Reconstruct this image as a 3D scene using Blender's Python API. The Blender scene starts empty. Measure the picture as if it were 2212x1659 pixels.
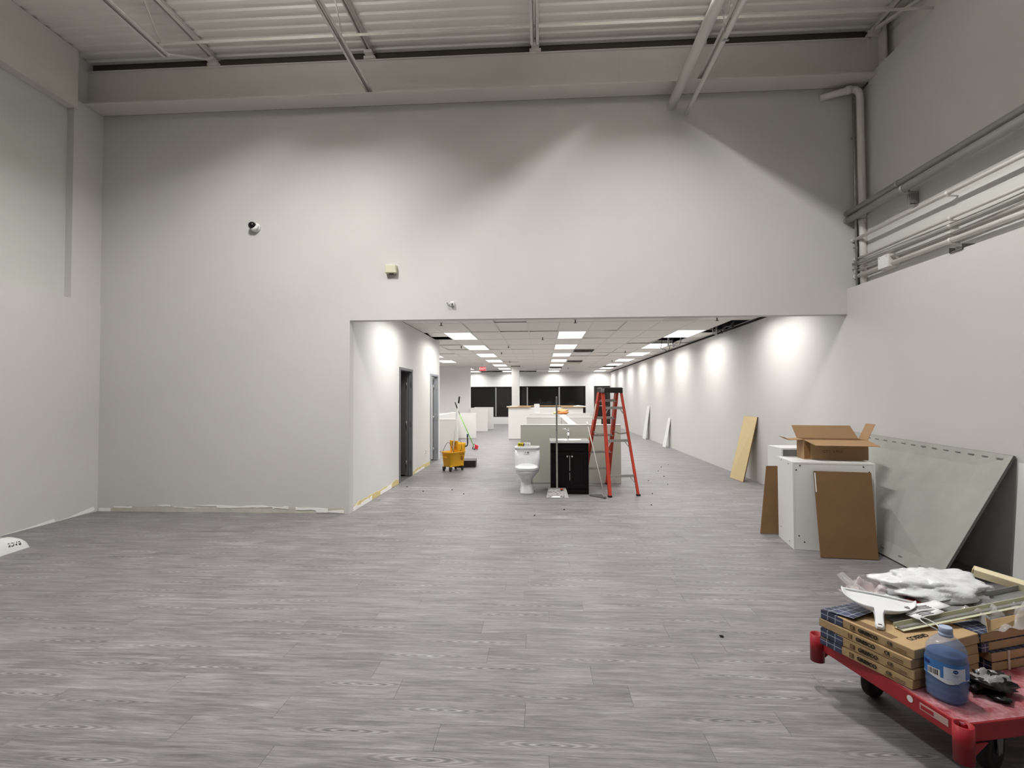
import bpy, bmesh, math, random
from mathutils import Vector, Matrix, noise as mnoise
R = math.radians
rng = random.Random(7)
SC = bpy.context.scene
COL = SC.collection

# ------------------------------------------------------------------ camera
F_PX, W_PX, H_PX = 1086.0, 2212.0, 1659.0
def make_camera():
    vx, vy, roll = 1170.0, 857.0, 0.0036           # vanishing point of the room's long axis
    d = Vector(((vx - W_PX / 2) / F_PX, -(vy - H_PX / 2) / F_PX, 1.0)).normalized()   # right, up, forward
    e = Vector((1.0, roll, 0.0))
    z = d.cross(e)
    if z.y < 0: z = -z
    z.normalize()
    x = z.cross(d)
    if x.x < 0: x = -x
    x.normalize()
    # columns of the camera matrix = camera right / up / back in world axes
    right = Vector((x.x, d.x, z.x)); up = Vector((x.y, d.y, z.y)); fwd = Vector((x.z, d.z, z.z))
    m = Matrix.Identity(4)
    for i in range(3):
        m[i][0] = right[i]; m[i][1] = up[i]; m[i][2] = -fwd[i]
    m[2][3] = 1.55
    c = bpy.data.cameras.new('camera'); c.sensor_fit = 'HORIZONTAL'; c.sensor_width = 36.0
    c.lens = 36.0 * F_PX / W_PX; c.clip_start = 0.05; c.clip_end = 200
    o = bpy.data.objects.new('camera', c); COL.objects.link(o); o.matrix_world = m
    SC.camera = o
make_camera()

# ------------------------------------------------------------------ world, exposure
w = bpy.data.worlds.new('night'); SC.world = w; w.use_nodes = True
w.node_tree.nodes['Background'].inputs[0].default_value = (0.012, 0.013, 0.016, 1)
w.node_tree.nodes['Background'].inputs[1].default_value = 1.0
SC.view_settings.view_transform = 'Standard'; SC.view_settings.look = 'None'
SC.view_settings.gamma = 1.0; SC.view_settings.use_curve_mapping = False
SC.view_settings.exposure = 0.0
HIGH_BAY_WATT = 185.0        # each of the high-bay lamps of the front hall
ADDED_UPLIGHT = 0.17              # added upward light, as a share of each lamp, to lift deck and girder
PANEL_WATT = 33.5            # each ceiling panel of the back room
HIGH_BAYS = [(-2.6, 3.95, 1.25, .24, .07), (1.25, 3.95, 0.98, .08, -.035), (-2.6, -0.6, .13, .20, .05), (1.25, -0.6, .15, .08, -.035)]   # x, y, dimming, width and offset of the tube pack

# ------------------------------------------------------------------ materials
def lin(c):
    return tuple(((v / 255.0) / 12.92 if v / 255.0 <= 0.04045 else ((v / 255.0 + 0.055) / 1.055) ** 2.4) for v in c)
MATS = {}
class NT:
    def __init__(s, name):
        s.m = bpy.data.materials.new(name); s.m.use_nodes = True
        s.t = s.m.node_tree; s.n = s.t.nodes; s.b = s.n['Principled BSDF']
    def node(s, typ, **k):
        n = s.n.new(typ)
        for a, v in k.items(): setattr(n, a, v)
        return n
    def link(s, a, b): s.t.links.new(a, b)
    def val(s, sock, v): sock.default_value = v
    def math(s, op, a, b=None, c=None):
        n = s.node('ShaderNodeMath', operation=op)
        for i, v in enumerate((a, b, c)):
            if v is None: continue
            if isinstance(v, (int, float)): n.inputs[i].default_value = v
            else: s.link(v, n.inputs[i])
        return n.outputs[0]
    def comb(s, x, y, z):
        n = s.node('ShaderNodeCombineXYZ')
        for i, v in enumerate((x, y, z)):
            if isinstance(v, (int, float)): n.inputs[i].default_value = v
            else: s.link(v, n.inputs[i])
        return n.outputs[0]
    def noise(s, vec, scale, detail=4, rough=.55, dist=0):
        n = s.node('ShaderNodeTexNoise'); n.inputs['Scale'].default_value = scale
        n.inputs['Detail'].default_value = detail; n.inputs['Roughness'].default_value = rough
        n.inputs['Distortion'].default_value = dist
        if vec is not None: s.link(vec, n.inputs['Vector'])
        return n.outputs['Fac']
    def ramp(s, fac, stops):
        n = s.node('ShaderNodeValToRGB'); s.link(fac, n.inputs[0]); cr = n.color_ramp
        while len(cr.elements) < len(stops): cr.elements.new(0.5)
        for e, (p, c) in zip(cr.elements, stops):
            e.position = p; e.color = (*c, 1) if len(c) == 3 else c
        return n.outputs[0]
    def mix(s, fac, a, b, blend='MIX'):
        n = s.node('ShaderNodeMix', data_type='RGBA', blend_type=blend)
        for i, v in ((0, fac), (6, a), (7, b)):
            if isinstance(v, (int, float)): n.inputs[i].default_value = v
            elif isinstance(v, tuple): n.inputs[i].default_value = (*v, 1)[:4]
            else: s.link(v, n.inputs[i])
        return n.outputs[2]
    def bump(s, h, strength, dist=0.01):
        n = s.node('ShaderNodeBump'); n.inputs['Strength'].default_value = strength; n.inputs['Distance'].default_value = dist
        s.link(h, n.inputs['Height']); s.link(n.outputs[0], s.b.inputs['Normal'])
def mat(name, rgb, rough=.6, metal=0., spec=.5, var=0.0, vscale=6., bump=0., bscale=40., emit=0., trans=0., ior=1.45, alpha=1., coat=0., squash=None):
    if name in MATS: return MATS[name]
    t = NT(name); c = lin(rgb); b = t.b
    b.inputs['Base Color'].default_value = (*c, 1); b.inputs['Roughness'].default_value = rough
    b.inputs['Metallic'].default_value = metal; b.inputs['Specular IOR Level'].default_value = spec
    b.inputs['IOR'].default_value = ior; b.inputs['Transmission Weight'].default_value = trans
    b.inputs['Alpha'].default_value = alpha; b.inputs['Coat Weight'].default_value = coat
    if emit:
        b.inputs['Emission Color'].default_value = (*c, 1); b.inputs['Emission Strength'].default_value = emit
    tc = t.node('ShaderNodeTexCoord')
    vec = tc.outputs['Object']
    if squash:
        mp = t.node('ShaderNodeMapping'); mp.inputs['Scale'].default_value = squash; t.link(vec, mp.inputs['Vector']); vec = mp.outputs[0]
    if var:
        f = t.noise(vec, vscale, 5)
        lo = tuple(v * (1 - var) for v in c); hi = tuple(min(1, v * (1 + var)) for v in c)
        t.link(t.ramp(f, [(.3, lo), (.7, hi)]), b.inputs['Base Color'])
    if bump:
        t.bump(t.noise(vec, bscale, 3), bump, .004)
    MATS[name] = t.m
    return t.m

def plank_material():
    t = NT('grey_oak_vinyl')
    uv = t.node('ShaderNodeUVMap').outputs[0]
    sep = t.node('ShaderNodeSeparateXYZ'); t.link(uv, sep.inputs[0]); u, v = sep.outputs[0], sep.outputs[1]
    at = t.node('ShaderNodeAttribute', attribute_name='rnd').outputs['Fac']
    oi = t.node('ShaderNodeObjectInfo').outputs['Random']
    r = t.math('FRACT', t.math('ADD', at, oi))
    r2 = t.math('FRACT', t.math('MULTIPLY', r, 17.31)); r3 = t.math('FRACT', t.math('MULTIPLY', r, 91.7))
    z = t.math('MULTIPLY', r, 60.0)
    warp = t.math('MULTIPLY', t.math('SUBTRACT', t.noise(t.comb(t.math('MULTIPLY', u, 2.2), t.math('MULTIPLY', v, 5.), z), 1.0, 2), .5), .05)
    vw = t.math('ADD', v, warp)
    fine = t.noise(t.comb(t.math('MULTIPLY', u, 9.), t.math('MULTIPLY', vw, 190.), z), 1.0, 4, .7)
    mid = t.noise(t.comb(t.math('MULTIPLY', u, 3.), t.math('MULTIPLY', vw, 42.), z), 1.0, 5, .65)
    broad = t.noise(t.comb(t.math('MULTIPLY', u, 2.4), t.math('MULTIPLY', vw, 12.), z), 1.0, 3)
    # cathedral figure: nested ellipses around a centre in each board
    du = t.math('MULTIPLY', t.math('SUBTRACT', u, t.math('MULTIPLY', t.math('SUBTRACT', r2, .5), .9)), .13)
    dv = t.math('SUBTRACT', vw, t.math('MULTIPLY', t.math('SUBTRACT', r3, .5), .08))
    dist = t.math('SQRT', t.math('ADD', t.math('MULTIPLY', du, du), t.math('MULTIPLY', dv, dv)))
    jag = t.math('MULTIPLY', t.noise(t.comb(t.math('MULTIPLY', u, 26.), t.math('MULTIPLY', v, 40.), z), 1.0, 3), 2.6)
    ring = t.math('SINE', t.math('ADD', t.math('MULTIPLY', dist, 700.), jag))
    mask = t.math('MAXIMUM', t.math('SUBTRACT', 1.0, t.math('MULTIPLY', dist, 24.0)), 0.0)
    fig = t.math('MULTIPLY', t.math('MULTIPLY', ring, mask), .165)
    tone = t.math('ADD', t.math('ADD', t.math('MULTIPLY', fine, .40), t.math('MULTIPLY', mid, .50)), t.math('MULTIPLY', broad, .20))
    tone = t.math('ADD', tone, fig)
    tone = t.math('ADD', tone, t.math('MULTIPLY', t.math('SUBTRACT', r3, .5), .03))
    col = t.ramp(tone, [(.34, lin((80, 76, 78))), (.50, lin((112, 109, 111))), (.62, lin((136, 133, 135))), (.82, lin((184, 182, 185)))])
    t.link(col, t.b.inputs['Base Color'])
    t.link(t.math('ADD', .38, t.math('MULTIPLY', mid, .2)), t.b.inputs['Roughness'])
    t.b.inputs['Specular IOR Level'].default_value = .38
    t.bump(tone, .12, .002)
    MATS['plank'] = t.m
    return t.m

def deck_red():
    t = NT('dusty_red_steel'); tc = t.node('ShaderNodeTexCoord').outputs['Object']
    f = t.noise(tc, 7., 8, .7); g = t.noise(tc, 60., 4, .7)
    m = t.ramp(t.math('ADD', t.math('MULTIPLY', f, .8), t.math('MULTIPLY', g, .25)), [(.40, (0, 0, 0)), (.62, (1, 1, 1))])
    t.link(t.mix(m, lin((142, 40, 52)), lin((196, 150, 156))), t.b.inputs['Base Color'])
    t.b.inputs['Roughness'].default_value = .55
    return t.m
def speckle(name, base, spot, scale, th, rough=.6):
    t = NT(name); tc = t.node('ShaderNodeTexCoord').outputs['Object']
    m = t.ramp(t.noise(tc, scale, 3, .6), [(th, (0, 0, 0)), (th + .05, (1, 1, 1))])
    t.link(t.mix(m, lin(base), lin(spot)), t.b.inputs['Base Color']); t.b.inputs['Roughness'].default_value = rough
    return t.m
def block_paint():
    t = NT('painted_block'); tc = t.node('ShaderNodeTexCoord').outputs['Object']
    sp = t.node('ShaderNodeSeparateXYZ'); t.link(tc, sp.inputs[0])
    br = t.node('ShaderNodeTexBrick'); t.link(t.comb(sp.outputs[1], sp.outputs[2], 0.), br.inputs['Vector'])
    br.inputs['Scale'].default_value = 1.; br.inputs['Brick Width'].default_value = .4; br.inputs['Row Height'].default_value = .2
    br.inputs['Mortar Size'].default_value = .004; br.inputs['Mortar Smooth'].default_value = .6
    h = t.math('SUBTRACT', 1., br.outputs['Fac'])
    t.b.inputs['Base Color'].default_value = (*lin((202, 202, 198)), 1); t.b.inputs['Roughness'].default_value = .75
    t.bump(h, .25, .004)
    return t.m
def film(name, tint, mixv=.45, rough=.25):
    t = NT(name); out = t.n['Material Output']
    tr = t.node('ShaderNodeBsdfTransparent'); tr.inputs[0].default_value = (1, 1, 1, 1)
    t.b.inputs['Base Color'].default_value = (*lin(tint), 1); t.b.inputs['Roughness'].default_value = rough
    mx = t.node('ShaderNodeMixShader'); mx.inputs[0].default_value = mixv
    t.link(tr.outputs[0], mx.inputs[1]); t.link(t.b.outputs[0], mx.inputs[2]); t.link(mx.outputs[0], out.inputs[0])
    return t.m

WALL = mat('wall_paint', (203, 201, 198), .62, spec=.35, var=.012, vscale=1.5, bump=.03, bscale=180)
WALLB = mat('back_wall_paint', (216, 215, 212), .62, spec=.35, var=.01, vscale=1.5)
BLOCK = block_paint()
STEELW = mat('white_painted_steel', (216, 212, 206), .55, var=.03, vscale=2.)
DECK = mat('white_painted_deck', (238, 235, 228), .6, var=.03, vscale=1.2)
PLANK = plank_material()
SUB = mat('concrete_slab', (96, 92, 90), .9, var=.1)
TILE = mat('ceiling_tile', (232, 228, 222), .85, bump=.08, bscale=220)
GRID = mat('grid_white', (220, 218, 212), .5)
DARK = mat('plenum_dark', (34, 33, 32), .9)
EMIT = mat('panel_light', (255, 254, 251), .5, emit=1.6)
BAYEMIT = mat('lamp_tube', (255, 252, 244), .5, emit=3.0)
GREYFRAME = mat('grey_door_frame', (112, 112, 116), .5)
GREYDOOR = mat('grey_door_leaf', (84, 82, 82), .55)
SILVER = mat('brushed_steel', (176, 176, 174), .35, metal=.9)
CHROME = mat('chrome', (225, 225, 228), .08, metal=1.)
GALV = mat('galvanised', (158, 160, 158), .42, metal=.65, var=.12, vscale=30)
ALU = mat('aluminium', (168, 166, 160), .45, metal=.55, var=.1, vscale=20)
BLACK = mat('black_plastic', (22, 22, 23), .45)
RUBBER = mat('dark_rubber', (40, 39, 38), .8, var=.2, vscale=30)
WHITE = mat('white_melamine', (226, 226, 224), .35)
PORC = mat('porcelain', (228, 229, 230), .08, coat=.6)
ESPRESSO = mat('espresso_wood', (10, 8, 8), .45, spec=.25, var=.2, vscale=10, squash=(20, 20, 1))
CARD = mat('cardboard', (160, 128, 94), .85, var=.05, vscale=5)
CARDD = mat('cardboard_brown', (116, 88, 58), .85, var=.07, vscale=4)
CARDT = mat('tile_carton', (180, 152, 112), .8, var=.08, vscale=9)
CARDIN = mat('corrugated_edge', (120, 86, 52), .9, var=.15, vscale=60)
INK = mat('black_print', (44, 36, 30), .8)
INKF = mat('faded_print', (104, 76, 48), .85)
MDF = mat('mdf_board', (205, 184, 140), .75, var=.03, vscale=12)
LUMBER = mat('pale_lumber', (222, 210, 176), .7, var=.06, vscale=14, squash=(1, 12, 12))
CEMENT = mat('cement_board', (158, 158, 152), .9, var=.09, vscale=3.2, bump=.1, bscale=90)
CEMEDGE = mat('cement_edge', (110, 110, 106), .95, var=.2, vscale=50)
YELLOW = mat('yellow_plastic', (240, 178, 24), .42)
ORANGE = mat('orange_fibreglass', (178, 56, 36), .45, var=.08, vscale=16)
BLACKGL = mat('night_glass', (26, 26, 25), .04, spec=.35)
BRONZE = mat('dark_bronze', (52, 47, 42), .4, metal=.5)
RED = mat('red_paint', (158, 30, 40), .45, var=.08, vscale=12)
REDDECK = deck_red()
PRIMER = mat('white_filler', (240, 239, 235), .9)
GLUE = mat('bare_drywall', (194, 192, 180), .9, var=.08, vscale=14)
YGLUE = mat('yellow_glue', (212, 196, 140), .8, var=.12, vscale=18)
HALF = mat('half_wall_paint', (220, 219, 215), .7)
HALFG = mat('half_wall_green_grey', (186, 186, 174), .8)

# ------------------------------------------------------------------ mesh helpers
class MB:
    def __init__(s): s.v = []; s.f = []; s.sm = []; s.uv = None
    def quadbox(s, c, ax, ay, az):           # centre and three half-axis vectors
        c, ax, ay, az = Vector(c), Vector(ax), Vector(ay), Vector(az); n = len(s.v)
        for i in (-1, 1):
            for j in (-1, 1):
                for k in (-1, 1): s.v.append(c + ax * i + ay * j + az * k)
        flip = ax.cross(ay).dot(az) < 0
        for f in ((0, 1, 3, 2), (4, 6, 7, 5), (0, 4, 5, 1), (2, 3, 7, 6), (0, 2, 6, 4), (1, 5, 7, 3)):
            f = tuple(n + i for i in f); s.f.append(f[::-1] if flip else f); s.sm.append(False)
        return s
    def box(s, x0, x1, y0, y1, z0, z1):
        return s.quadbox(((x0 + x1) / 2, (y0 + y1) / 2, (z0 + z1) / 2), ((x1 - x0) / 2, 0, 0), (0, (y1 - y0) / 2, 0), (0, 0, (z1 - z0) / 2))
    def beam(s, p0, p1, w, t, up=(0, 0, 1)): # bar of section w (across) x t (along up)
        p0, p1 = Vector(p0), Vector(p1); d = (p1 - p0); L = d.length; d.normalize()
        a = d.cross(Vector(up))
        if a.length < 1e-5: a = d.cross(Vector((0, 1, 0)))
        a.normalize(); b = a.cross(d).normalized()
        return s.quadbox((p0 + p1) / 2, d * L / 2, a * w / 2, b * t / 2)
    def loft(s, secs, cap=True, smooth=True, closed=True):
        n0 = len(s.v); k = len(secs[0])
        for sec in secs: s.v += [Vector(p) for p in sec]
        for i in range(len(secs) - 1):
            for j in range(k if closed else k - 1):
                a = n0 + i * k + j; b = n0 + i * k + (j + 1) % k
                s.f.append((a, b, b + k, a + k)); s.sm.append(smooth)
        if cap and closed:
            s.f.append(tuple(n0 + j for j in range(k))[::-1]); s.sm.append(False)
            m = n0 + (len(secs) - 1) * k
            s.f.append(tuple(m + j for j in range(k))); s.sm.append(False)
        return s
    def tube(s, pts, r, n=8, cap=True):
        pts = [Vector(p) for p in pts]; secs = []; ref = None
        for i, p in enumerate(pts):
            d = (pts[min(i + 1, len(pts) - 1)] - pts[max(i - 1, 0)]).normalized()
            if ref is None:
                ref = d.orthogonal().normalized()
            ref = (ref - d * ref.dot(d)).normalized(); b = d.cross(ref)
            rr = r[i] if isinstance(r, (list, tuple)) else r
            secs.append([p + (ref * math.cos(2 * math.pi * j / n) + b * math.sin(2 * math.pi * j / n)) * rr for j in range(n)])
        return s.loft(secs, cap)
    def lathe(s, prof, n=20, c=(0, 0, 0), exps=2.0):
        secs = []
        for r, z in prof:
            sec = []
            for j in range(n):
                a = 2 * math.pi * j / n; ca, sa = math.cos(a), math.sin(a)
                e = 2 / exps
                sec.append((c[0] + r * math.copysign(abs(ca) ** e, ca), c[1] + r * math.copysign(abs(sa) ** e, sa), c[2] + z))
            secs.append(sec)
        return s.loft(secs)
    def prism(s, poly, ext):                 # polygon of 3-D points pushed along ext
        e = Vector(ext); n = len(s.v); k = len(poly); poly = [Vector(p) for p in poly]
        nrm = Vector((0, 0, 0))
        for i in range(k): nrm += poly[i].cross(poly[(i + 1) % k])
        if nrm.dot(e) < 0: poly = poly[::-1]
        s.v += poly + [p + e for p in poly]
        s.f.append(tuple(range(n, n + k))[::-1]); s.f.append(tuple(range(n + k, n + 2 * k))); s.sm += [False, False]
        for i in range(k):
            j = (i + 1) % k; s.f.append((n + i, n + j, n + k + j, n + k + i)); s.sm.append(False)
        return s
    def grid(s, fn, nu, nv, smooth=True):
        n = len(s.v)
        for i in range(nu + 1):
            for j in range(nv + 1): s.v.append(Vector(fn(i / nu, j / nv)))
        for i in range(nu):
            for j in range(nv):
                a = n + i * (nv + 1) + j; s.f.append((a, a + nv + 1, a + nv + 2, a + 1)); s.sm.append(smooth)
        return s
    def mesh(s, name, m):
        me = bpy.data.meshes.new(name); me.from_pydata([tuple(v) for v in s.v], [], s.f)
        me.polygons.foreach_set('use_smooth', s.sm)
        if m: me.materials.append(m)
        me.update(); return me
    def build(s, name, m, parent=None, bevel=0, solid=0, sub=0):
        o = bpy.data.objects.new(name, s.mesh(name, m)); COL.objects.link(o)
        if parent: o.parent = parent
        if solid:
            md = o.modifiers.new('solid', 'SOLIDIFY'); md.thickness = solid; md.offset = 0
        if bevel:
            md = o.modifiers.new('bevel', 'BEVEL'); md.width = bevel; md.segments = 2; md.limit_method = 'ANGLE'; md.angle_limit = R(35)
        if sub:
            md = o.modifiers.new('sub', 'SUBSURF'); md.levels = sub; md.render_levels = sub
        return o
def sup(a, b, n, e=2.5, cx=0, cy=0, z=0):
    pts = []
    for j in range(n):
        t = 2 * math.pi * j / n; c, s_ = math.cos(t), math.sin(t)
        pts.append((cx + a * math.copysign(abs(c) ** (2 / e), c), cy + b * math.copysign(abs(s_) ** (2 / e), s_), z))
    return pts
def struct(o): o['kind'] = 'structure'; return o
def tag(o, label, cat, group=None):
    o['label'] = label; o['category'] = cat
    if group: o['group'] = group
    return o
def thing(name, label, cat, loc=(0, 0, 0), rz=0, group=None):
    o = bpy.data.objects.new(name, None); o.empty_display_size = .1; COL.objects.link(o)
    o.location = loc; o.rotation_euler = (0, 0, rz)
    return tag(o, label, cat, group)
def link_copy(src, parent=None, loc=None, rz=None):
    o = src.copy(); COL.objects.link(o)
    if parent: o.parent = parent
    if loc is not None: o.location = loc
    if rz is not None: o.rotation_euler = (0, 0, rz)
    return o
def copy_tree(o, parent=None):
    c = link_copy(o, parent)
    for ch in list(o.children): copy_tree(ch, c)
    return c
def text(name, s_, size, m, parent, matrix, ext=.0004, align='CENTER', bold=0.0):
    cu = bpy.data.curves.new(name, 'FONT'); cu.body = s_; cu.size = size; cu.extrude = ext; cu.offset = bold
    cu.align_x = align; cu.align_y = 'CENTER'
    t = bpy.data.objects.new(name, cu); COL.objects.link(t)
    dg = bpy.context.evaluated_depsgraph_get(); dg.update()
    me = bpy.data.meshes.new_from_object(t.evaluated_get(dg)); me.name = name
    bpy.data.objects.remove(t); bpy.data.curves.remove(cu)
    me.materials.clear(); me.materials.append(m); me.transform(matrix)
    o = bpy.data.objects.new(name, me); COL.objects.link(o)
    if parent: o.parent = parent
    return o
def frame(o, x, y):                          # matrix that lays text on a plane: origin, reading direction, up direction
    x = Vector(x).normalized(); y = Vector(y).normalized(); z = x.cross(y)
    m = Matrix.Identity(4)
    for i in range(3): m[i][0] = x[i]; m[i][1] = y[i]; m[i][2] = z[i]; m[i][3] = o[i]
    return m

# ------------------------------------------------------------------ room dimensions (metres)
XL, XR, YB, YW, YF = -6.10, 3.88, -8.0, 6.60, 28.6
ZC, ZDECK = 2.95, 6.16
XC = -2.57                    # corridor wall
OPEN_Z = 2.585

# ------------------------------------------------------------------ floor
fl = struct(MB().box(-6.6, 4.6, YB - .3, YF + .4, -.12, -.006).build('floor', SUB))
PL, PW = 1.22, .184
def plank_mesh(L):
    me = MB().box(-L / 2 + .0006, L / 2 - .0006, -PW / 2 + .0005, PW / 2 - .0005, -.006, 0).mesh('plank', PLANK)
    uvl = me.uv_layers.new(name='UVMap')
    for lp in me.loops: uvl.data[lp.index].uv = me.vertices[lp.vertex_index].co.xy
    at = me.attributes.new('rnd', 'FLOAT', 'FACE')
    return me
plank_cache = {}
def plank_rows(y0, y1):
    n = int(round((y1 - y0) / PW)); r = random.Random(11)
    for i in range(n):
        y = y0 + (i + .5) * PW; off = r.random() * PL
        yield y, off
def row_span(y):
    if y < YW + .05: return XL, XR
    if y < 12.5: return XC, XR
    return XL, XR
detail, rest = [], []
for y, off in plank_rows(-7.904, 28.55):
    x0, x1 = row_span(y); x = x0 - off
    while x < x1:
        a, b = max(x, x0), min(x + PL, x1); x += PL
        if b - a < .02: continue
        t0 = (-1106 - 40) / 1086.; t1 = (1106 + 40) / 1086.
        vis = y > 1.75 and b > -1.10 * y - .1 and a < .98 * y + .1
        (detail if vis and y < 9.6 else rest).append((a, b, y))
detail.sort(key=lambda q: q[2])
if len(detail) > 296: rest += detail[296:]; detail = detail[:296]
for a, b, y in detail:
    L = round(b - a, 3)
    if L not in plank_cache: plank_cache[L] = plank_mesh(L)
    o = bpy.data.objects.new('plank', plank_cache[L]); COL.objects.link(o); o.parent = fl; o.location = ((a + b) / 2, y, 0)
mb = MB(); uvs = []; rn = []
for a, b, y in rest:
    mb.box(a + .0006, b - .0006, y - PW / 2 + .0005, y + PW / 2 - .0005, -.006, 0)
me = mb.mesh('far_planks', PLANK); uvl = me.uv_layers.new(name='UVMap'); at = me.attributes.new('rnd', 'FLOAT', 'FACE')
for pi, p in enumerate(me.polygons):
    a, b, y = rest[pi // 6]; at.data[pi].value = (pi // 6 * .6180339) % 1.0
    for li in p.loop_indices:
        co = me.vertices[me.loops[li].vertex_index].co; uvl.data[li].uv = (co.x - (a + b) / 2, co.y - y)
o = bpy.data.objects.new('far_planks', me); COL.objects.link(o); o.parent = fl; o['kind'] = 'stuff'

# ------------------------------------------------------------------ walls
mb = MB()
mb.box(-6.5, XC, YW, YW + .14, 0, 5.50).box(XC, XR, YW, YW + .14, OPEN_Z, 5.50).box(XR, 4.02, YW, YW + .14, 2.905, 5.50)
wall_front = struct(mb.build('wall_front', WALL))
wr = struct(MB().box(XR, 4.4, YB, YF, 0, 2.905).build('wall_right', WALL))
MB().box(4.06, 4.4, YB, YW + .04, 2.905, 3.80).build('block_course', BLOCK, wr)
top = MB(); prof = [(4.125, YB, 3.79), (4.125, YW + .1, 3.79), (4.125, YW + .1, 5.45)]
ys = [6.55, 6.38, 6.36, 6.2, 6.0, 5.6, 5.3, 4.8, 3.0, YB]; zs = [5.47, 5.5, 5.57, 5.58, 5.575, 5.60, 5.63, 5.63, 5.64, 5.64]
top.prism(prof + [(4.125, a, b) for a, b in zip(ys, zs)], (.025, 0, 0))
top.build('upper_drywall', WALL, wr)
MB().box(4.33, 4.4, YB, YW + .14, 3.93, ZDECK).build('wall_recess', DECK, wr)
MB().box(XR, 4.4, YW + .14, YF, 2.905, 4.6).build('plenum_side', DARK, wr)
wl = struct(MB().box(-6.5, XL, YB, YW, 0, 2.85).build('wall_left', WALL))
MB().box(-6.5, -6.2, YB, YW, 2.85, ZDECK).build('block_course', BLOCK, wl)
MB().box(-6.21, -6.108, 6.16, YW, 2.852, 5.5).build('pilaster', WALL, wl)
MB().box(-6.2, -6.103, YB, 6.16, 2.838, 2.856).build('ledge_cap', WALL, wl)
struct(MB().box(-6.6, 4.4, YB - .2, YB, 0, ZDECK).build('wall_back', mat('dark_back_wall', (84, 84, 86), .6)))  # unseen end wall, given a dark colour to cut bounced light
# back room
cw = MB()
D1, D2 = (8.97, 9.87), (11.50, 12.36)
yy = [YW + .14, D1[0], D1[1], D2[0], D2[1], 12.55]
for i in (0, 2, 4): cw.box(XC - .14, XC, yy[i], yy[i + 1], 0, ZC)
for i in (1, 3): cw.box(XC - .14, XC, yy[i], yy[i + 1], 2.08, ZC)
cw.box(XL - .3, XC - .14, 12.41, 12.55, 0, ZC)
wc = struct(cw.build('wall_corridor', WALLB))
cells = MB().box(-5.1, -5.0, YW + .14, 12.41, 0, ZC).box(-5.0, XC - .14, 10.62, 10.74, 0, ZC)
struct(cells.build('wall_cells', WALLB))
struct(MB().box(XL - .4, XL - .1, 12.55, YF, 0, ZC + .1).build('wall_back_left', WALLB))
struct(MB().box(XL - .4, -3.22, 22.6, 22.75, 0, ZC).build('wall_office', WALLB))
# far wall with two window openings and one door opening
WIN = [(-4.80, -1.60, .40, 2.13), (-1.30, 2.48, .62, 2.15)]
DOOR = (2.95, 3.86, 2.15)
fw = MB(); cuts = sorted([WIN[0][0], WIN[0][1], WIN[1][0], WIN[1][1], DOOR[0], DOOR[1]])
fw.box(-6.5, WIN[0][0], YF, YF + .2, 0, ZC + .1).box(WIN[0][1], WIN[1][0], YF, YF + .2, 0, ZC + .1)
fw.box(WIN[1][1], DOOR[0], YF, YF + .2, 0, ZC + .1).box(DOOR[1], 4.4, YF, YF + .2, 0, ZC + .1)
for x0, x1, z0, z1 in WIN: fw.box(x0, x1, YF, YF + .2, 0, z0).box(x0, x1, YF, YF + .2, z1, ZC + .1)
fw.box(DOOR[0], DOOR[1], YF, YF + .2, DOOR[2], ZC + .1)
struct(fw.build('wall_far', WALLB))
for i, (x0, x1, z0, z1) in enumerate(WIN):
    f = MB(); t = .05; y0, y1 = YF + .06, YF + .12
    f.box(x0 + t, x1 - t, y0, y1, z0, z0 + t).box(x0 + t, x1 - t, y0, y1, z1 - t, z1).box(x0, x0 + t, y0, y1, z0, z1).box(x1 - t, x1, y0, y1, z0, z1)
    wn = struct(f.build('window_%d' % (i + 1), BRONZE))
    mull = [-2.61] if i == 0 else [-.81, 1.0]
    for xm in mull: MB().box(xm - .035, xm + .035, y0 - .03, y1, z0 + t, z1 - t).build('mullion', GALV, wn)
    ed = [x0 + t] + mull + [x1 - t]
    for a, b in zip(ed, ed[1:]): MB().box(a + .03, b - .03, YF + .085, YF + .095, z0 + t, z1 - t).build('pane', BLACKGL, wn)
# glazed door at the far right
f = MB(); x0, x1, z1 = DOOR
f.box(x0, x0 + .06, YF + .03, YF + .14, 0, z1).box(x1 - .06, x1, YF + .03, YF + .14, 0, z1).box(x0 + .06, x1 - .06, YF + .03, YF + .14, z1 - .06, z1)
d3 = struct(f.build('door_3', BRONZE))
lf = MB().box(x0 + .06, x0 + .14, YF + .05, YF + .1, 0, z1 - .06).box(x1 - .18, x1 - .06, YF + .05, YF + .1, 0, z1 - .06)
lf.box(x0 + .14, x1 - .18, YF + .05, YF + .1, 0, .22).box(x0 + .14, x1 - .18, YF + .05, YF + .1, z1 - .16, z1 - .06).box(x0 + .14, x1 - .18, YF + .05, YF + .1, .98, 1.06)
lf.build('leaf_frame', BRONZE, d3)
MB().box(x0 + .14, x1 - .18, YF + .07, YF + .08, .22, .98).build('pane', BLACKGL, d3)
MB().box(x0 + .14, x1 - .18, YF + .07, YF + .08, 1.06, z1 - .16).build('pane', BLACKGL, d3)
MB().tube([(x0 + .2, YF + .02, 1.02), (x1 - .24, YF + .02, 1.02)], .018).build('push_bar', SILVER, d3)

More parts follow.
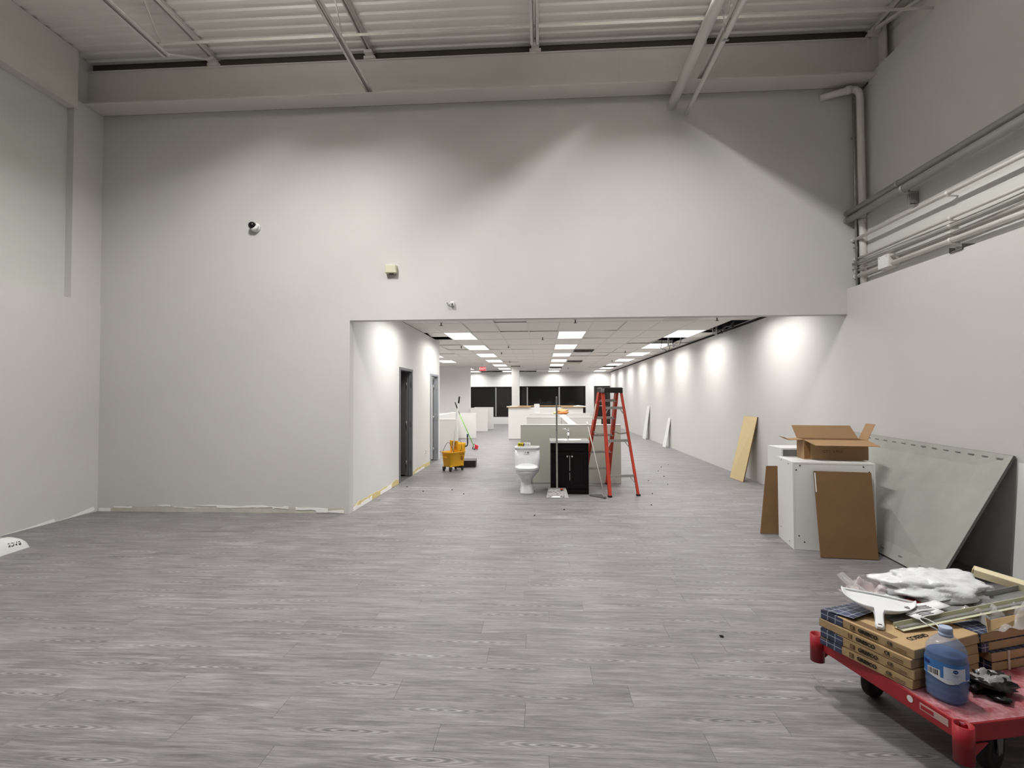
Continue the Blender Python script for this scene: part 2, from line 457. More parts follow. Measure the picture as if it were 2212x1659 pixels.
# corridor doors
def hall_door(n, y0, y1, leafmat, framemat, ang):
    f = MB(); t = .05; xa, xb = XC - .105, XC + .012
    f.box(xa, xb, y0 - .02, y0 + t, 0, 2.10).box(xa, xb, y1 - t, y1 + .02, 0, 2.10).box(xa, xb, y0 + t, y1 - t, 2.05, 2.10)
    f.box(xa + .05, xa + .07, y0 + t, y0 + t + .015, 0, 2.05).box(xa + .05, xa + .07, y1 - t - .015, y1 - t, 0, 2.05)
    d = struct(f.build('door_%d' % n, framemat, bevel=.004))
    # leaf hung on the far jamb, standing open into the cell
    L = y1 - y0 - .1; p = Vector((XC - .10, y1 - .055, 0)); dv = Vector((-math.sin(ang), -math.cos(ang), 0)); nv = Vector((dv.y, -dv.x, 0))
    lf = MB().quadbox(p + dv * (L / 2 + .02) + Vector((0, 0, 1.03)), dv * L / 2, nv * .021, (0, 0, 1.01))
    leaf = lf.build('leaf', leafmat, d, bevel=.003)
    h = p + dv * (L - .05) + Vector((0, 0, 1.0))
    for sgn in (-1, 1):
        MB().tube([h + nv * .02 * sgn, h + nv * .06 * sgn, h + nv * .06 * sgn - dv * .1], .009).build('lever', SILVER, leaf)
    for z in (.25, 1.03, 1.80):
        MB().box(XC - .05, XC - .005, y1 - .056, y1 - .048, z - .055, z + .055).tube([(XC - .1, y1 - .062, z - .055), (XC - .1, y1 - .062, z + .055)], .009).build('hinge', SILVER, d)
hall_door(1, D1[0], D1[1], GREYDOOR, GREYFRAME, R(88))
hall_door(2, D2[0], D2[1], mat('pale_grey_door', (196, 199, 198), .5), mat('blue_grey_frame', (142, 145, 150), .5), R(84))

# torn paint and glue left where the baseboard came off
def ragged(x0, x1, h0, h1, seed, step=.05):
    r = random.Random(seed); n = max(2, int((x1 - x0) / step)); top_ = []
    h = r.uniform(h0, h1)
    for i in range(n + 1):
        if r.random() < .45: h = r.uniform(h0, h1)
        else: h += r.uniform(-.004, .004)
        top_.append((x0 + (x1 - x0) * i / n, max(.006, h)))
    return top_
for (a, b, h0, h1, z0, m, sd) in [(-5.9, -2.62, .05, .085, 0, GLUE, 3), (-6.08, -5.91, .03, .05, .0, PRIMER, 5)]:
    tp = ragged(a, b, h0, h1, sd); pts = [(a, YW, z0 + .001)] + [(x, YW, z) for x, z in tp] + [(b, YW, z0 + .001)]
    MB().prism(pts, (0, -.002, 0)).build('bare_strip', m, wall_front)
for a, b, zb, zt, sd in [(-5.86, -5.6, .045, .085, 1), (-5.3, -5.05, .07, .1, 2), (-5.0, -4.7, .05, .075, 3), (-4.72, -4.35, .085, .1, 4), (-4.4, -4.15, .05, .1, 5), (-4.15, -3.62, .06, .1, 6), (-3.62, -3.4, .05, .095, 7), (-3.3, -3.02, .03, .09, 8), (-3.02, -2.86, .01, .08, 9), (-2.9, -2.64, .0, .05, 10)]:
    tp = ragged(a, b, zt - .018, zt, sd + 20); bt = ragged(a, b, zb - .0, zb + .02, sd + 60)
    pts = [(x, YW - .002, z) for x, z in tp] + [(x, YW - .002, z) for x, z in bt[::-1]]
    MB().prism(pts, (0, -.0015 - .0004 * sd, 0)).build('filler_patch', PRIMER, wall_front)
for prof_ in ([(5.3, .001), (5.62, .012), (5.98, .042), (5.99, .03), (6.0, .001)], [(6.0, .001), (6.2, .016), (6.34, .045), (6.54, .075), (6.56, .03), (6.5, .012)], [(4.4, .001), (4.7, .01), (5.2, .008), (5.28, .001)]):
    MB().prism([(XL, a, b) for a, b in prof_], (.003, 0, 0)).build('filler_strip', PRIMER, wl)
for a, b, h0, h1, sd, m, pr in [(6.78, 8.93, .07, .1, 41, YGLUE, .003), (6.76, 7.5, .03, .07, 42, PRIMER, .005), (7.9, 8.5, .05, .07, 45, PRIMER, .005), (9.92, 11.45, .07, .1, 43, YGLUE, .003), (10.1, 10.9, .03, .06, 44, PRIMER, .005)]:
    tp = ragged(a, b, h0, h1, sd); pts = [(XC, a, .001)] + [(XC, x, z) for x, z in tp] + [(XC, b, .001)]
    MB().prism(pts, (pr, 0, 0)).build('glue_strip', m, wc)

# ------------------------------------------------------------------ roof deck of the hall
def deck():
    mb = MB(); y = YB; p = []; pitch = .152
    while y < YW + .5:
        p += [(y, ZDECK), (y + .062, ZDECK), (y + .080, ZDECK + .020), (y + .134, ZDECK + .020)]; y += pitch
    mb.loft([[(-6.5, a, b) for a, b in p], [(4.4, a, b) for a, b in p]], cap=False, smooth=False, closed=False)
    return mb.build('ceiling_deck', DECK)
struct(deck())
struct(MB().box(-6.6, 4.5, YB, YW + .6, ZDECK + .05, ZDECK + .15).build('roof', SUB))
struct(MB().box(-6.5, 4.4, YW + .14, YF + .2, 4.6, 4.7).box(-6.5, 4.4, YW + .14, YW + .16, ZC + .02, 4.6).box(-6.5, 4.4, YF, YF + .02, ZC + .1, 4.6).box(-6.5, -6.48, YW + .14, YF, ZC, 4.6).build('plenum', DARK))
struct(MB().box(-6.5, 4.4, 6.52, 6.54, 6.0, ZDECK + .06).build('wall_void_shade', mat('void_shade_grey', (84, 79, 73), .9))); struct(MB().box(4.0, 4.4, YW + .08, YW + .14, 2.9, ZDECK + .03).build('wall_corner', DECK))  # first box: dark-coloured sheet standing for the unlit gap over the girder

# girder carrying the joists over the front wall
g = thing('roof_girder', 'long white steel I-beam along the top of the front wall', 'beam', (0, 6.44, 5.5))
MB().box(-6.35, 4.12, -.13, .155, 0, .014).build('bottom_flange', STEELW, g)
MB().box(-6.35, 4.12, .0, .012, .014, .51).build('web', STEELW, g)
MB().box(-6.35, 4.12, -.02, .08, .51, .525).build('top_flange', STEELW, g)
MB().box(1.02, 1.03, -.012, .0, .02, .505).build('stiffener', STEELW, g)
g = thing('edge_beam', 'white painted box beam along the top of the left block wall', 'beam', (-6.15, 0, 5.38))
MB().box(-.05, .05, YB, 6.2, 0, .775).build('face', STEELW, g)
MB().box(-.05, .075, YB, 6.2, -.012, 0).build('lip', STEELW, g)
c = thing('beam_post', 'white steel post end at the right end of the girder', 'post', (4.2, 6.42, 5.42))
MB().box(-.1, .14, .0, .02, 0, .7).build('plate', STEELW, c)
MB().box(.02, .04, -.12, .0, 0, .7).build('fin', STEELW, c)

def joist(x, yend, label, bottom=True, strut=False):
    j = thing('roof_joist', label, 'joist', (x, 0, 5.58), 0, 'steel roof joists')
    zt, zb = .52, .0
    for s_ in (-1, 1):
        mb = MB().box(s_ * .014, s_ * .052, YB, 6.50, zt + .045, zt + .05).box(s_ * .014, s_ * .019, YB, 6.50, zt, zt + .05)
        mb.build('top_chord', STEELW, j)
        if bottom:
            MB().box(s_ * .012, s_ * .048, YB, yend, zb, zb + .005).box(s_ * .012, s_ * .017, YB, yend, zb, zb + .045).build('bottom_chord', STEELW, j)
    MB().box(-.075, .075, 6.40, 6.5, zt - .075, zt - .04).box(-.05, .05, 6.34, 6.5, zt - .04, zt).build('seat', STEELW, j)
    if bottom:
        y = min(yend, 5.62) - .05; k = 0
        while y > 1.2:
            a = (0, y, zb + .02) if k % 2 == 0 else (0, y, zt + .02); b = (0, y - .42, zt + .02) if k % 2 == 0 else (0, y - .42, zb + .02)
            MB().tube([a, b], .009, 6).build('web_rod', STEELW, j); y -= .42; k += 1
    if strut:
        MB().beam((0, yend - .02, zb + .03), (0, 6.42, zt + .0), .03, .02).build('end_strut', STEELW, j)
    return j
joist(-4.40, 5.60, 'white roof joist nearest the left wall, its bottom chord stopping short', strut=True)
joist(-2.25, 6.50, 'white roof joist running down to the girder above the dome camera side')
joist(-0.06, 5.66, 'white roof joist in the middle of the ceiling, between the two long ones', strut=True)
joist(2.04, 6.50, 'white roof joist running beside the two pipes')
joist(4.16, 5.0, 'white roof joist against the right wall above the girder post', bottom=False)
br = thing('bridging_bar', 'thin white bridging angle crossing the roof joists', 'bar', (0, 5.42, 5.625))
MB().box(-4.36, 4.2, 0, .028, 0, .004).box(-4.36, 4.2, 0, .004, -.028, 0).build('angle', STEELW, br)
for x in (-4.4, -2.25, -.06, 2.04): MB().box(x - .03, x + .03, -.01, .03, .004, .012).build('clip', STEELW, br)
br = thing('wall_brace', 'short white brace from the end joist to the right wall', 'brace')
MB().beam((4.12, 6.3, 6.05), (4.33, 5.5, 5.95), .035, .035).build('angle', STEELW, br)
MB().box(4.29, 4.33, 5.45, 5.55, 5.9, 6.0).build('foot', STEELW, br)

# ------------------------------------------------------------------ pipes of the hall
p = thing('drain_pipe', 'thick white pipe running under the roof into the front wall', 'pipe', (1.715, 0, 5.35))
MB().tube([(0, y, 0) for y in (YB, 0, 4, YW + .02)], .058, 20).build('pipe', mat('white_pipe', (226, 224, 218), .3), p)
q_ = MB().lathe([(.066, -.0), (.066, .012), (.058, .012)], 20).build('wall_ring', STEELW, p)
q_.rotation_euler = (R(90), 0, 0); q_.location = (0, YW, 0)
p = thing('sprinkler_pipe', 'slim white pipe beside the thick one, ending in the front wall', 'pipe', (1.905, 0, 5.24))
MB().tube([(0, y, 0) for y in (YB, 0, 4, YW + .02)], .026, 14).build('pipe', MATS['white_pipe'], p)
for y in (5.2, 2.2):
    MB().box(-.035, .035, y - .012, y + .012, -.035, -.028).tube([(-.0, y, .03), (-.02, y, .3)], .005, 6).build('hanger', GALV, p)
p = thing('riser_pipe', 'tall white standpipe with an elbow in the right corner', 'pipe', (4.03, 6.50, 2.906))
MB().tube([(0, 0, 0), (0, 0, .6), (0, 0, 1.9), (0, 0, 2.42), (-.012, 0, 2.475), (-.05, .002, 2.51), (-.1, .008, 2.515), (-.44, .1, 2.47)], .042, 16).build('pipe', STEELW, p)
MB().tube([(0, 0, .80), (0, 0, .86)], .047, 16).build('coupling', STEELW, p)
MB().tube([(-.1, .008, 2.515), (-.16, .02, 2.509)], .05, 16).build('coupling', STEELW, p)
p = thing('corner_conduit', 'thin dark vertical conduit just left of the standpipe', 'conduit', (3.965, 6.53, 2.906))
MB().tube([(0, 0, 0), (0, 0, 2.45)], .014, 8).build('tube', GALV, p)
for z in (.5, 1.9): MB().box(-.022, .022, -.004, .03, z, z + .02).build('strap', GALV, p)

def conduit(x, z0, r, label, mm, y0=YB, y1=YW, straps=(5.1, 3.2), z1=None):
    z1 = z0 if z1 is None else z1
    o = thing('conduit', label, 'conduit', (x, 0, 0), 0, 'conduits along the right wall')
    MB().tube([(0, y0, z1), (0, y1, z0)], r, 12).build('tube', mm, o)
    for y in straps:
        z = z1 + (z0 - z1) * (y - y0) / (y1 - y0)
        MB().tube([(0, y - .02, z), (0, y + .02, z)], r + .006, 12).box(-.01, 4.058 - x, y - .012, y + .012, z - r - .008, z - r - .003).build('strap', mm, o)
    MB().tube([(0, y1 - .03, z0), (0, y1 + .0, z0)], r + .005, 12).build('end_collar', mm, o)
CG = mat('grey_conduit', (164, 165, 160), .4, metal=.35, var=.05, vscale=6)
conduit(3.90, 3.865, .034, 'upper of the two thick grey conduits on the right wall', CG, straps=(5.68, 3.0))
conduit(3.90, 3.775, .040, 'lower of the two thick grey conduits on the right wall', CG, straps=(5.6, 3.0))
conduit(3.965, 3.52, .020, 'slim white conduit below the thick pair on the right wall', STEELW)
conduit(3.985, 3.275, .016, 'white conduit, third line down on the right wall', STEELW)
conduit(3.985, 3.205, .021, 'white conduit with loose cables lying on it', STEELW)
conduit(3.985, 3.125, .015, 'thin white conduit running into the top of the junction box', STEELW)
conduit(3.985, 3.055, .026, 'lowest white conduit just above the right wall ledge', STEELW)
b = thing('conduit_bracket', 'small steel channel bracket hanging under the thick conduits', 'bracket', (3.99, 5.62, 3.62))
MB().box(-.02, .068, -.022, -.016, 0, .13).box(-.02, .068, .016, .022, 0, .13).box(.06, .068, -.016, .016, 0, .13).build('channel', GALV, b)
MB().box(-.022, -.012, -.008, .008, -.02, .15).build('rod', GALV, b)
b = thing('junction_box', 'white square junction box on the lowest conduits by the corner', 'box', (3.97, 6.0, 3.09))
MB().box(-.03, .088, -.09, .09, -.075, .075).build('body', STEELW, b, bevel=.006)
MB().box(-.036, -.03, -.085, .085, -.072, .072).build('cover', WHITE, b, bevel=.002)
for y, z in ((-.06, .05), (.06, .05)): MB().lathe([(.006, 0), (.006, .003)], 8, (-.038, y, z)).build('screw', GALV, b)
for k, (z0, z1, sag, lab) in enumerate([(3.225, 3.33, .05, 'loose grey cable drooping along the upper white conduits'), (3.20, 3.26, .035, 'loose pale cable lying over the conduit with straps'), (3.14, 3.19, .03, 'loose cable sagging just above the junction box')]):
    pts = [(3.955 + .008 * math.sin(3 * t), YW - 4.2 * t, z0 + (z1 - z0) * t - sag * math.sin(math.pi * t) + .012 * math.sin(9 * t + k)) for t in [i / 24 for i in range(25)]]
    tag(MB().tube(pts, .0055, 6).build('loose_cable', CG), lab, 'cable', 'loose cables on the right wall')
n = thing('ledge_notch', 'small dark channel standing in for a notch in the top of the right wall', 'bracket', (3.88, 4.9, 2.895))  # channel made up in place of a dark notch cut in the wall
MB().box(-.012, .1, -.075, .075, .0, .004).box(-.012, .1, -.075, -.071, 0, .05).box(-.012, .1, .071, .075, 0, .05).build('channel', mat('notch_grey', (96, 95, 90), .5, metal=.6), n)
MB().box(-.008, .09, .0, .004, .004, .045).build('tab', GALV, n)

# ------------------------------------------------------------------ things on the front wall
dc = thing('dome_camera', 'small white security camera with black glass ball on the front wall', 'camera', (-3.88, YW, 3.87))
q_ = MB().lathe([(.0, -.0), (.062, 0), (.064, .02), (.055, .045), (.035, .055), (.0, .057)], 24).build('base', WHITE, dc)
q_.rotation_euler = (R(90), 0, 0)
ball = MB().lathe([(.002, -.052), (.03, -.043), (.046, -.024), (.052, 0), (.046, .024), (.03, .043), (.002, .052)], 24).build('ball', BLACKGL, dc); ball.location = (-.018, -.07, .01)
ey = MB().lathe([(.054, -.02), (.056, 0), (.05, .022)], 24).build('ring', WHITE, dc); ey.location = (.0, -.052, -.002); ey.rotation_euler = (R(60), R(-20), 0)
ab = thing('alarm_box', 'cream sounder box on the front wall', 'box', (-1.995, YW, 3.255))
MB().prism([(-.075, 0, -.055), (.075, 0, -.055), (.075, -.07, -.055), (-.075, -.07, -.055)], (0, 0, .11)).build('housing', mat('cream_plastic', (206, 200, 176), .5), ab, bevel=.006)
MB().box(-.068, .068, -.078, -.07, -.05, .05).build('cover', MATS['cream_plastic'], ab, bevel=.003)
MB().box(-.03, .03, -.05, -.02, -.062, -.055).build('grille', INK, ab)
ms = thing('motion_sensor', 'tiny white sensor with a loose wire above the opening', 'sensor', (-1.175, YW, 2.785))
MB().box(-.022, .028, -.05, 0, -.028, .028).build('housing', WHITE, ms, bevel=.006)
q_ = MB().lathe([(.016, 0), (.012, .008), (.0, .01)], 12, (.003, 0, 0)).build('lens', GREYFRAME, ms); q_.rotation_euler = (R(110), 0, 0); q_.location = (0, -.05, -.01)
MB().tube([(-.022, -.02, .01), (-.04, -.014, -.015), (-.06, -.008, -.01), (-.07, -.004, .02), (-.08, -.004, .018)], .004, 6).build('wire', GREYFRAME, ms)

# ------------------------------------------------------------------ high-bay lamps (above the frame)
for i, (x, y, dim, tw, tc_) in enumerate(HIGH_BAYS):
    lab = ['linear high-bay lamp nearest the front wall, left row', 'linear high-bay lamp nearest the front wall, right row', 'linear high-bay lamp at the back of the hall, left row', 'linear high-bay lamp at the back of the hall, right row'][i]
    hb = thing('high_bay_lamp', lab, 'lamp', (x, y, 5.50), 0, 'high-bay lamps of the hall')
    hx, hy, hz = .21, .62, .19
    sh = MB().box(-hx - .01, -hx, -hy, hy, 0, hz).box(hx, hx + .01, -hy, hy, 0, hz).box(-hx, hx, -hy - .01, -hy, -.09, hz).box(-hx, hx, hy, hy + .01, -.09, hz).box(-hx - .01, hx + .01, -hy - .01, hy + .01, hz, hz + .05)
    sh.build('housing', mat('lamp_housing', (190, 190, 186), .5), hb)
    for tx in (tc_ - tw * .35, tc_ + tw * .35): MB().tube([(tx, -hy + .05, .15), (tx, hy - .05, .15)], .013, 10).build('tube', BAYEMIT, hb)
    for ty in (-.4, .4): MB().tube([(0, ty, hz + .05), (0, ty, .655)], .004, 6).build('wire', GALV, hb)
    ld = bpy.data.lights.new('high_bay_light', 'AREA'); ld.shape = 'RECTANGLE'; ld.size = tw; ld.size_y = 1.1
    ld.energy = HIGH_BAY_WATT * dim; ld.color = (1.0, .985, .958)
    lo = bpy.data.objects.new('high_bay_light', ld); COL.objects.link(lo); lo.parent = hb; lo.location = (tc_, 0, .13)
    MB().box(-.12, .12, -.5, .5, hz + .05, hz + .056).build('added_uplight_slot', BAYEMIT, hb)  # glowing slot and upward lamp added to brighten the upper hall
    lu = bpy.data.lights.new('added_uplight', 'AREA'); lu.shape = 'RECTANGLE'; lu.size = .24; lu.size_y = 1.0
    lu.energy = HIGH_BAY_WATT * ADDED_UPLIGHT * dim; lu.color = (1.0, .985, .958)
    lo = bpy.data.objects.new('added_uplight', lu); COL.objects.link(lo); lo.parent = hb; lo.location = (0, 0, hz + .06); lo.rotation_euler = (math.pi, 0, 0)

# ------------------------------------------------------------------ drop ceiling of the back room
GX, GY = .6275, 1.35
def gx(k): return .36 + GX * k
def gy(j): return 10.8 + GY * j
ceil = struct(MB().box(-5.0, XC - .14, YW + .14, 12.41, ZC + .05, ZC + .07).build('ceiling', TILE))
LIGHTS = [(k, j) for k in (-4, 0, 4) for j in range(0, 13, 2)] + [(-7, j) for j in range(2, 13, 2)] + [(-10, j) for j in (2, 4, 6)] + [(0, -2), (-4, -2), (4, -2)]  # leftmost column is unseen, added to brighten the left side
LIGHTS = [q for q in LIGHTS if not (q[0] == -7 and 8 <= q[1] <= 8)]
HOLES = {(5, -1), (4, 1), (-6, 12), (-5, 12), (-3, 12), (-2, 12), (4, 9)}
tile_cache = {}
def tile_at(x0, x1, y0, y1, dz=0., tx=0., ty=0.):
    key = (round(x1 - x0, 3), round(y1 - y0, 3))
    if key not in tile_cache:
        a, b = key; g_ = .007
        tile_cache[key] = MB().box(-a / 2 + g_, a / 2 - g_, -b / 2 + g_, b / 2 - g_, 0, .016).mesh('ceiling_tile', TILE)
    o = bpy.data.objects.new('ceiling_tile', tile_cache[key]); COL.objects.link(o); o.parent = ceil
    o.location = ((x0 + x1) / 2, (y0 + y1) / 2, ZC + .004 + dz); o.rotation_euler = (tx, ty, 0)
tr = random.Random(5)
for j in range(-3, 14):
    y0, y1 = max(gy(j), YW + .14), min(gy(j + 1), YF)
    if y1 - y0 < .05: continue
    left = XC if y0 < 12.1 else XL - .1
    for k in range(-11, 6):
        x0, x1 = max(gx(k), left), min(gx(k + 1), XR)
        if k in (-4, 0, 4) and j == -3: continue
        if k in (-4, 0, 4) and j == -2: y0b = 8.92; tile_at(x0, x1, y0b, y1); continue
        if x1 - x0 < .04 or (k, j) in LIGHTS or (k, j) in HOLES: continue
        if k <= -5 and 22.5 < y0 < 22.7: pass
        if (k, j) == (5, 0): y0b = y0 + .55; tile_at(x0, x1, y0b, y1); continue
        if (k, j) == (-5, 0): tile_at(x0, x1, y0, y0 + .8, 0.03, R(-4)); continue
        a = tr.random()
        if a < .14: tile_at(x0, x1, y0, y1, .008, R(tr.uniform(.3, .9)), 0)
        elif a < .22: tile_at(x0, x1, y0, y1, .006, 0, R(tr.uniform(-.9, .9)))
        else: tile_at(x0, x1, y0, y1)
for k in range(-11, 7):
    x = min(gx(k), XR - .012); ya = YW + .14 if x > XC else 12.55
    if k >= 6: x = XR - .014
    MB().box(x - .012, x + .012, ya, YF, ZC, ZC + .004).build('grid_runner', GRID, ceil)
for j in range(-2, 14):
    y = gy(j); xa = XC if y < 12.5 else XL - .1
    MB().box(xa, XR, y - .012, y + .012, ZC - .0008, ZC + .003).build('grid_tee', GRID, ceil)
ordn = ['nearest', 'second', 'third', 'fourth', 'fifth', 'sixth', 'seventh', 'eighth']
rows = {-10: 'added unseen leftmost', -7: 'far left', -4: 'left', 0: 'middle', 4: 'right'}
cnt = {}
pl_data = bpy.data.lights.new('panel_light', 'AREA'); pl_data.shape = 'RECTANGLE'; pl_data.size = GX - .06; pl_data.size_y = GY - .06
pl_data.energy = PANEL_WATT; pl_data.spread = R(160); pl_data.color = (1.0, .99, .965)
def panel_light(par):
    o = bpy.data.objects.new('panel_light', pl_data); COL.objects.link(o); o.parent = par; o.location = (0, 0, .004)
pf = MB(); hw, hl = GX / 2 - .014, GY / 2 - .014
pf.box(-hw, hw, -hl, -hl + .012, 0, .03).box(-hw, hw, hl - .012, hl, 0, .03).box(-hw, -hw + .012, -hl, hl, 0, .03).box(hw - .012, hw, -hl, hl, 0, .03).box(-hw, hw, -hl, hl, .03, .09)
pfm = pf.mesh('frame', GRID); pdm = MB().box(-hw + .012, hw - .012, -hl + .012, hl - .012, .006, .010).mesh('diffuser', EMIT)
for k, j in sorted(LIGHTS, key=lambda q: (q[0], q[1])):
    cnt[k] = cnt.get(k, 0)
    lab = '%s ceiling panel light in the %s row of the back room' % (ordn[cnt[k]] if j >= 0 else 'hidden front', rows[k])
    if j >= 0: cnt[k] += 1
    lt = thing('ceiling_light', lab, 'light', ((gx(k) + gx(k + 1)) / 2, (gy(j) + gy(j + 1)) / 2 - (.56 if j < 0 else 0), ZC - .003), 0, 'panel lights in the drop ceiling')
    panel_light(lt)
    for nm, me_ in (('frame', pfm), ('diffuser', pdm)):
        o = bpy.data.objects.new(nm, me_); COL.objects.link(o); o.parent = lt
lt = thing('ceiling_light', 'panel light inside the side room behind the second door', 'light', (-3.9, 11.5, ZC + .03), R(90), 'panel lights in the drop ceiling')
panel_light(lt)
for nm, me_ in (('frame', pfm), ('diffuser', pdm)):
    o = bpy.data.objects.new(nm, me_); COL.objects.link(o); o.parent = lt

# sprinklers, diffusers, exit sign, loose cables
def sprinkler(x, y, label):
    s_ = thing('sprinkler', label, 'sprinkler', (x, y, ZC - .06), 0, 'sprinkler heads in the drop ceiling')
    MB().lathe([(.035, .055), (.035, .062)], 12).build('escutcheon', GRID, s_)
    MB().tube([(0, 0, .056), (0, 0, .01)], .01, 8).build('stem', BRONZE, s_)
    MB().lathe([(.0, 0), (.03, 0), (.034, .004), (.012, .01)], 12).build('deflector', BRONZE, s_)
for x, y, l in [(-1.88, 9.33, 'sprinkler head just behind the opening, above the mop bucket side'), (-2.2, 13.70, 'sprinkler head between the first two lights of the left row'), (-1.25, 15.7, 'sprinkler head beside the third light of the left row'), (-1.24, 19.6, 'sprinkler head in front of the white column'),
                (.62, 9.19, 'sprinkler head just behind the opening, in front of the middle lights'), (.03, 11.87, 'sprinkler head left of the nearest middle light'), (2.71, 19.5, 'sprinkler head left of the far right lights'), (2.57, 15.6, 'sprinkler head left of the third right light'), (3.13, 9.13, 'sprinkler head just behind the opening, by the open ceiling hole'), (-.9, 13.73, 'sprinkler head between the left and middle light rows'), (1.28, 24.3, 'sprinkler head near the far windows')]:
    sprinkler(x, y, l)
for x, y, l in [(1.27, 15.3, 'nearest dark square air diffuser beside the middle lights'), (1.30, 19.85, 'second dark air diffuser beside the middle lights'), (.674, 24.2, 'farthest dark air diffuser over the middle lights')]:
    a = thing('air_diffuser', l, 'vent', (x, y, ZC - .03), 0, 'square air diffusers')
    MB().box(-.29, .29, -.29, -.265, 0, .03).box(-.29, .29, .265, .29, 0, .03).box(-.29, -.265, -.265, .265, 0, .03).box(.265, .29, -.265, .265, 0, .03).build('frame', mat('diffuser_shade', (90, 88, 84), .6), a)  # frame and louvres coloured dark for the deep shade in the vent
    for q in range(1, 4):
        h = .265 - q * .065; m_ = MB()
        for sx, sy in ((1, 0), (-1, 0), (0, 1), (0, -1)):
            m_.beam((sx * h - sy * h, sy * h - sx * h, .004), (sx * h + sy * h, sy * h + sx * h, .004), .05, .004, (sx * .6, sy * .6, 1))
        m_.build('louvre', MATS['diffuser_shade'], a)
    MB().box(-.265, .265, -.265, .265, .025, .029).build('throat', DARK, a)  # near-black plate gives the shade inside the vent
a = thing('return_grille', 'slotted return grille in the ceiling behind the opening', 'vent', (2.55, 9.12, ZC - .012))
MB().box(-.3, .3, -.3, -.28, 0, .012).box(-.3, .3, .28, .3, 0, .012).box(-.3, -.28, -.3, .3, 0, .012).box(.28, .3, -.3, .3, 0, .012).build('frame', GRID, a)
MB().box(-.28, .28, -.28, .28, .009, .0115).build('throat', DARK, a)
for q in range(6): MB().beam((-.28, -.23 + q * .092, .004), (.28, -.23 + q * .092, .004), .05, .003, (0, .5, 1)).build('slat', GRID, a)
ex = thing('exit_sign', 'small red and white exit sign hanging from the ceiling', 'sign', (-2.46, 20.9, 2.63))
MB().box(-.15, .15, 0, .05, 0, .19).build('housing', mat('sign_white', (232, 230, 226), .5), ex, bevel=.006)
MB().box(-.135, .135, -.004, 0, .015, .175).build('face', mat('sign_red', (214, 40, 50), .5, emit=.55), ex)
text('lettering', 'EXIT', .13, mat('sign_letter', (250, 240, 238), .5, emit=.5), ex, frame((0, -.0045, .095), (1, 0, 0), (0, 0, 1)), .001, bold=.002)
MB().tube([(0, .025, .19), (0, .025, .32)], .01, 8).build('stem', MATS['sign_white'], ex)
cabmat = mat('dark_cable', (38, 42, 52), .5); cabw = mat('pale_cable', (196, 196, 198), .5)
def cable(pts, r, m_, lab):
    # smooth curve through the points
    P = [Vector(q) for q in pts]; out = []
    for i in range(len(P) - 1):
        p0, p1, p2, p3 = P[max(i - 1, 0)], P[i], P[i + 1], P[min(i + 2, len(P) - 1)]
        for s_ in range(6):
            t = s_ / 6.0
            out.append(.5 * ((2 * p1) + (p2 - p0) * t + (2 * p0 - 5 * p1 + 4 * p2 - p3) * t * t + (3 * p1 - p0 - 3 * p2 + p3) * t ** 3))
    out.append(P[-1])
    return tag(MB().tube(out, r, 6).build('hanging_cable', m_), lab, 'cable', 'cables hanging from the ceiling holes')
cable([(3.72, 9.5, 4.59), (3.7, 9.8, 3.1), (3.66, 10.2, 2.93), (3.6, 10.5, 2.9), (3.62, 10.9, 3.1), (3.62, 11.2, 4.59)], .02, cabmat, 'thick dark cable bundle sagging in the strip hole by the right wall')
cable([(3.8, 9.7, 4.59), (3.78, 10, 3.05), (3.7, 10.35, 2.9), (3.74, 10.7, 3), (3.8, 11, 4.59)], .014, cabmat, 'thinner dark cable behind the thick bundle by the right wall')
cable([(3.56, 10.5, 4.59), (3.55, 10.62, 3), (3.58, 10.72, 2.88), (3.66, 10.78, 2.84), (3.7, 10.8, 2.86)], .007, cabw, 'pale wire hooking down from the strip hole by the right wall')
cable([(3.6, 10.2, 4.59), (3.58, 10.45, 3), (3.6, 10.6, 2.96), (3.64, 10.7, 4.59)], .006, cabw, 'short pale wire inside the strip hole by the right wall')
cable([(3.1, 12.3, 4.59), (3.12, 12.6, 2.98), (3.2, 12.9, 2.86), (3.32, 12.8, 2.84), (3.4, 12.5, 2.95), (3.4, 12.3, 4.59)], .009, cabw, 'pale wire looping out of the hole between two right lights')
cable([(3, 12.4, 4.59), (3.02, 12.8, 2.95), (3.08, 13.2, 2.82), (3.2, 13.3, 2.78), (3.3, 13.1, 2.86), (3.35, 12.7, 4.59)], .007, cabmat, 'dark wire looping lowest out of the hole between two right lights')
cable([(3.2, 12.3, 4.59), (3.24, 12.6, 2.92), (3.35, 12.75, 2.87), (3.45, 12.6, 2.98), (3.45, 12.4, 4.59)], .006, mat('blue_cable', (60, 66, 120), .5), 'thin blue wire looping out of the hole between two right lights')
cable([(3.05, 12.25, 4.59), (3.1, 12.45, 3), (3.15, 12.6, 2.95), (3.2, 12.5, 4.59)], .012, GALV, 'short grey flexible conduit in the hole between two right lights')

# white square column
c = thing('column', 'white square column standing behind the reception counter', 'column', (-1.18, 22.9, 0))
MB().box(-.17, .17, -.17, .17, 0, ZC).build('shaft', WALLB, c, bevel=.005)
MB().box(-.2, .2, -.2, .2, ZC - .02, ZC + .0).build('collar', DARK, c)
MB().box(-.18, .18, -.18, .18, 0, .03).build('foot', WALLB, c)

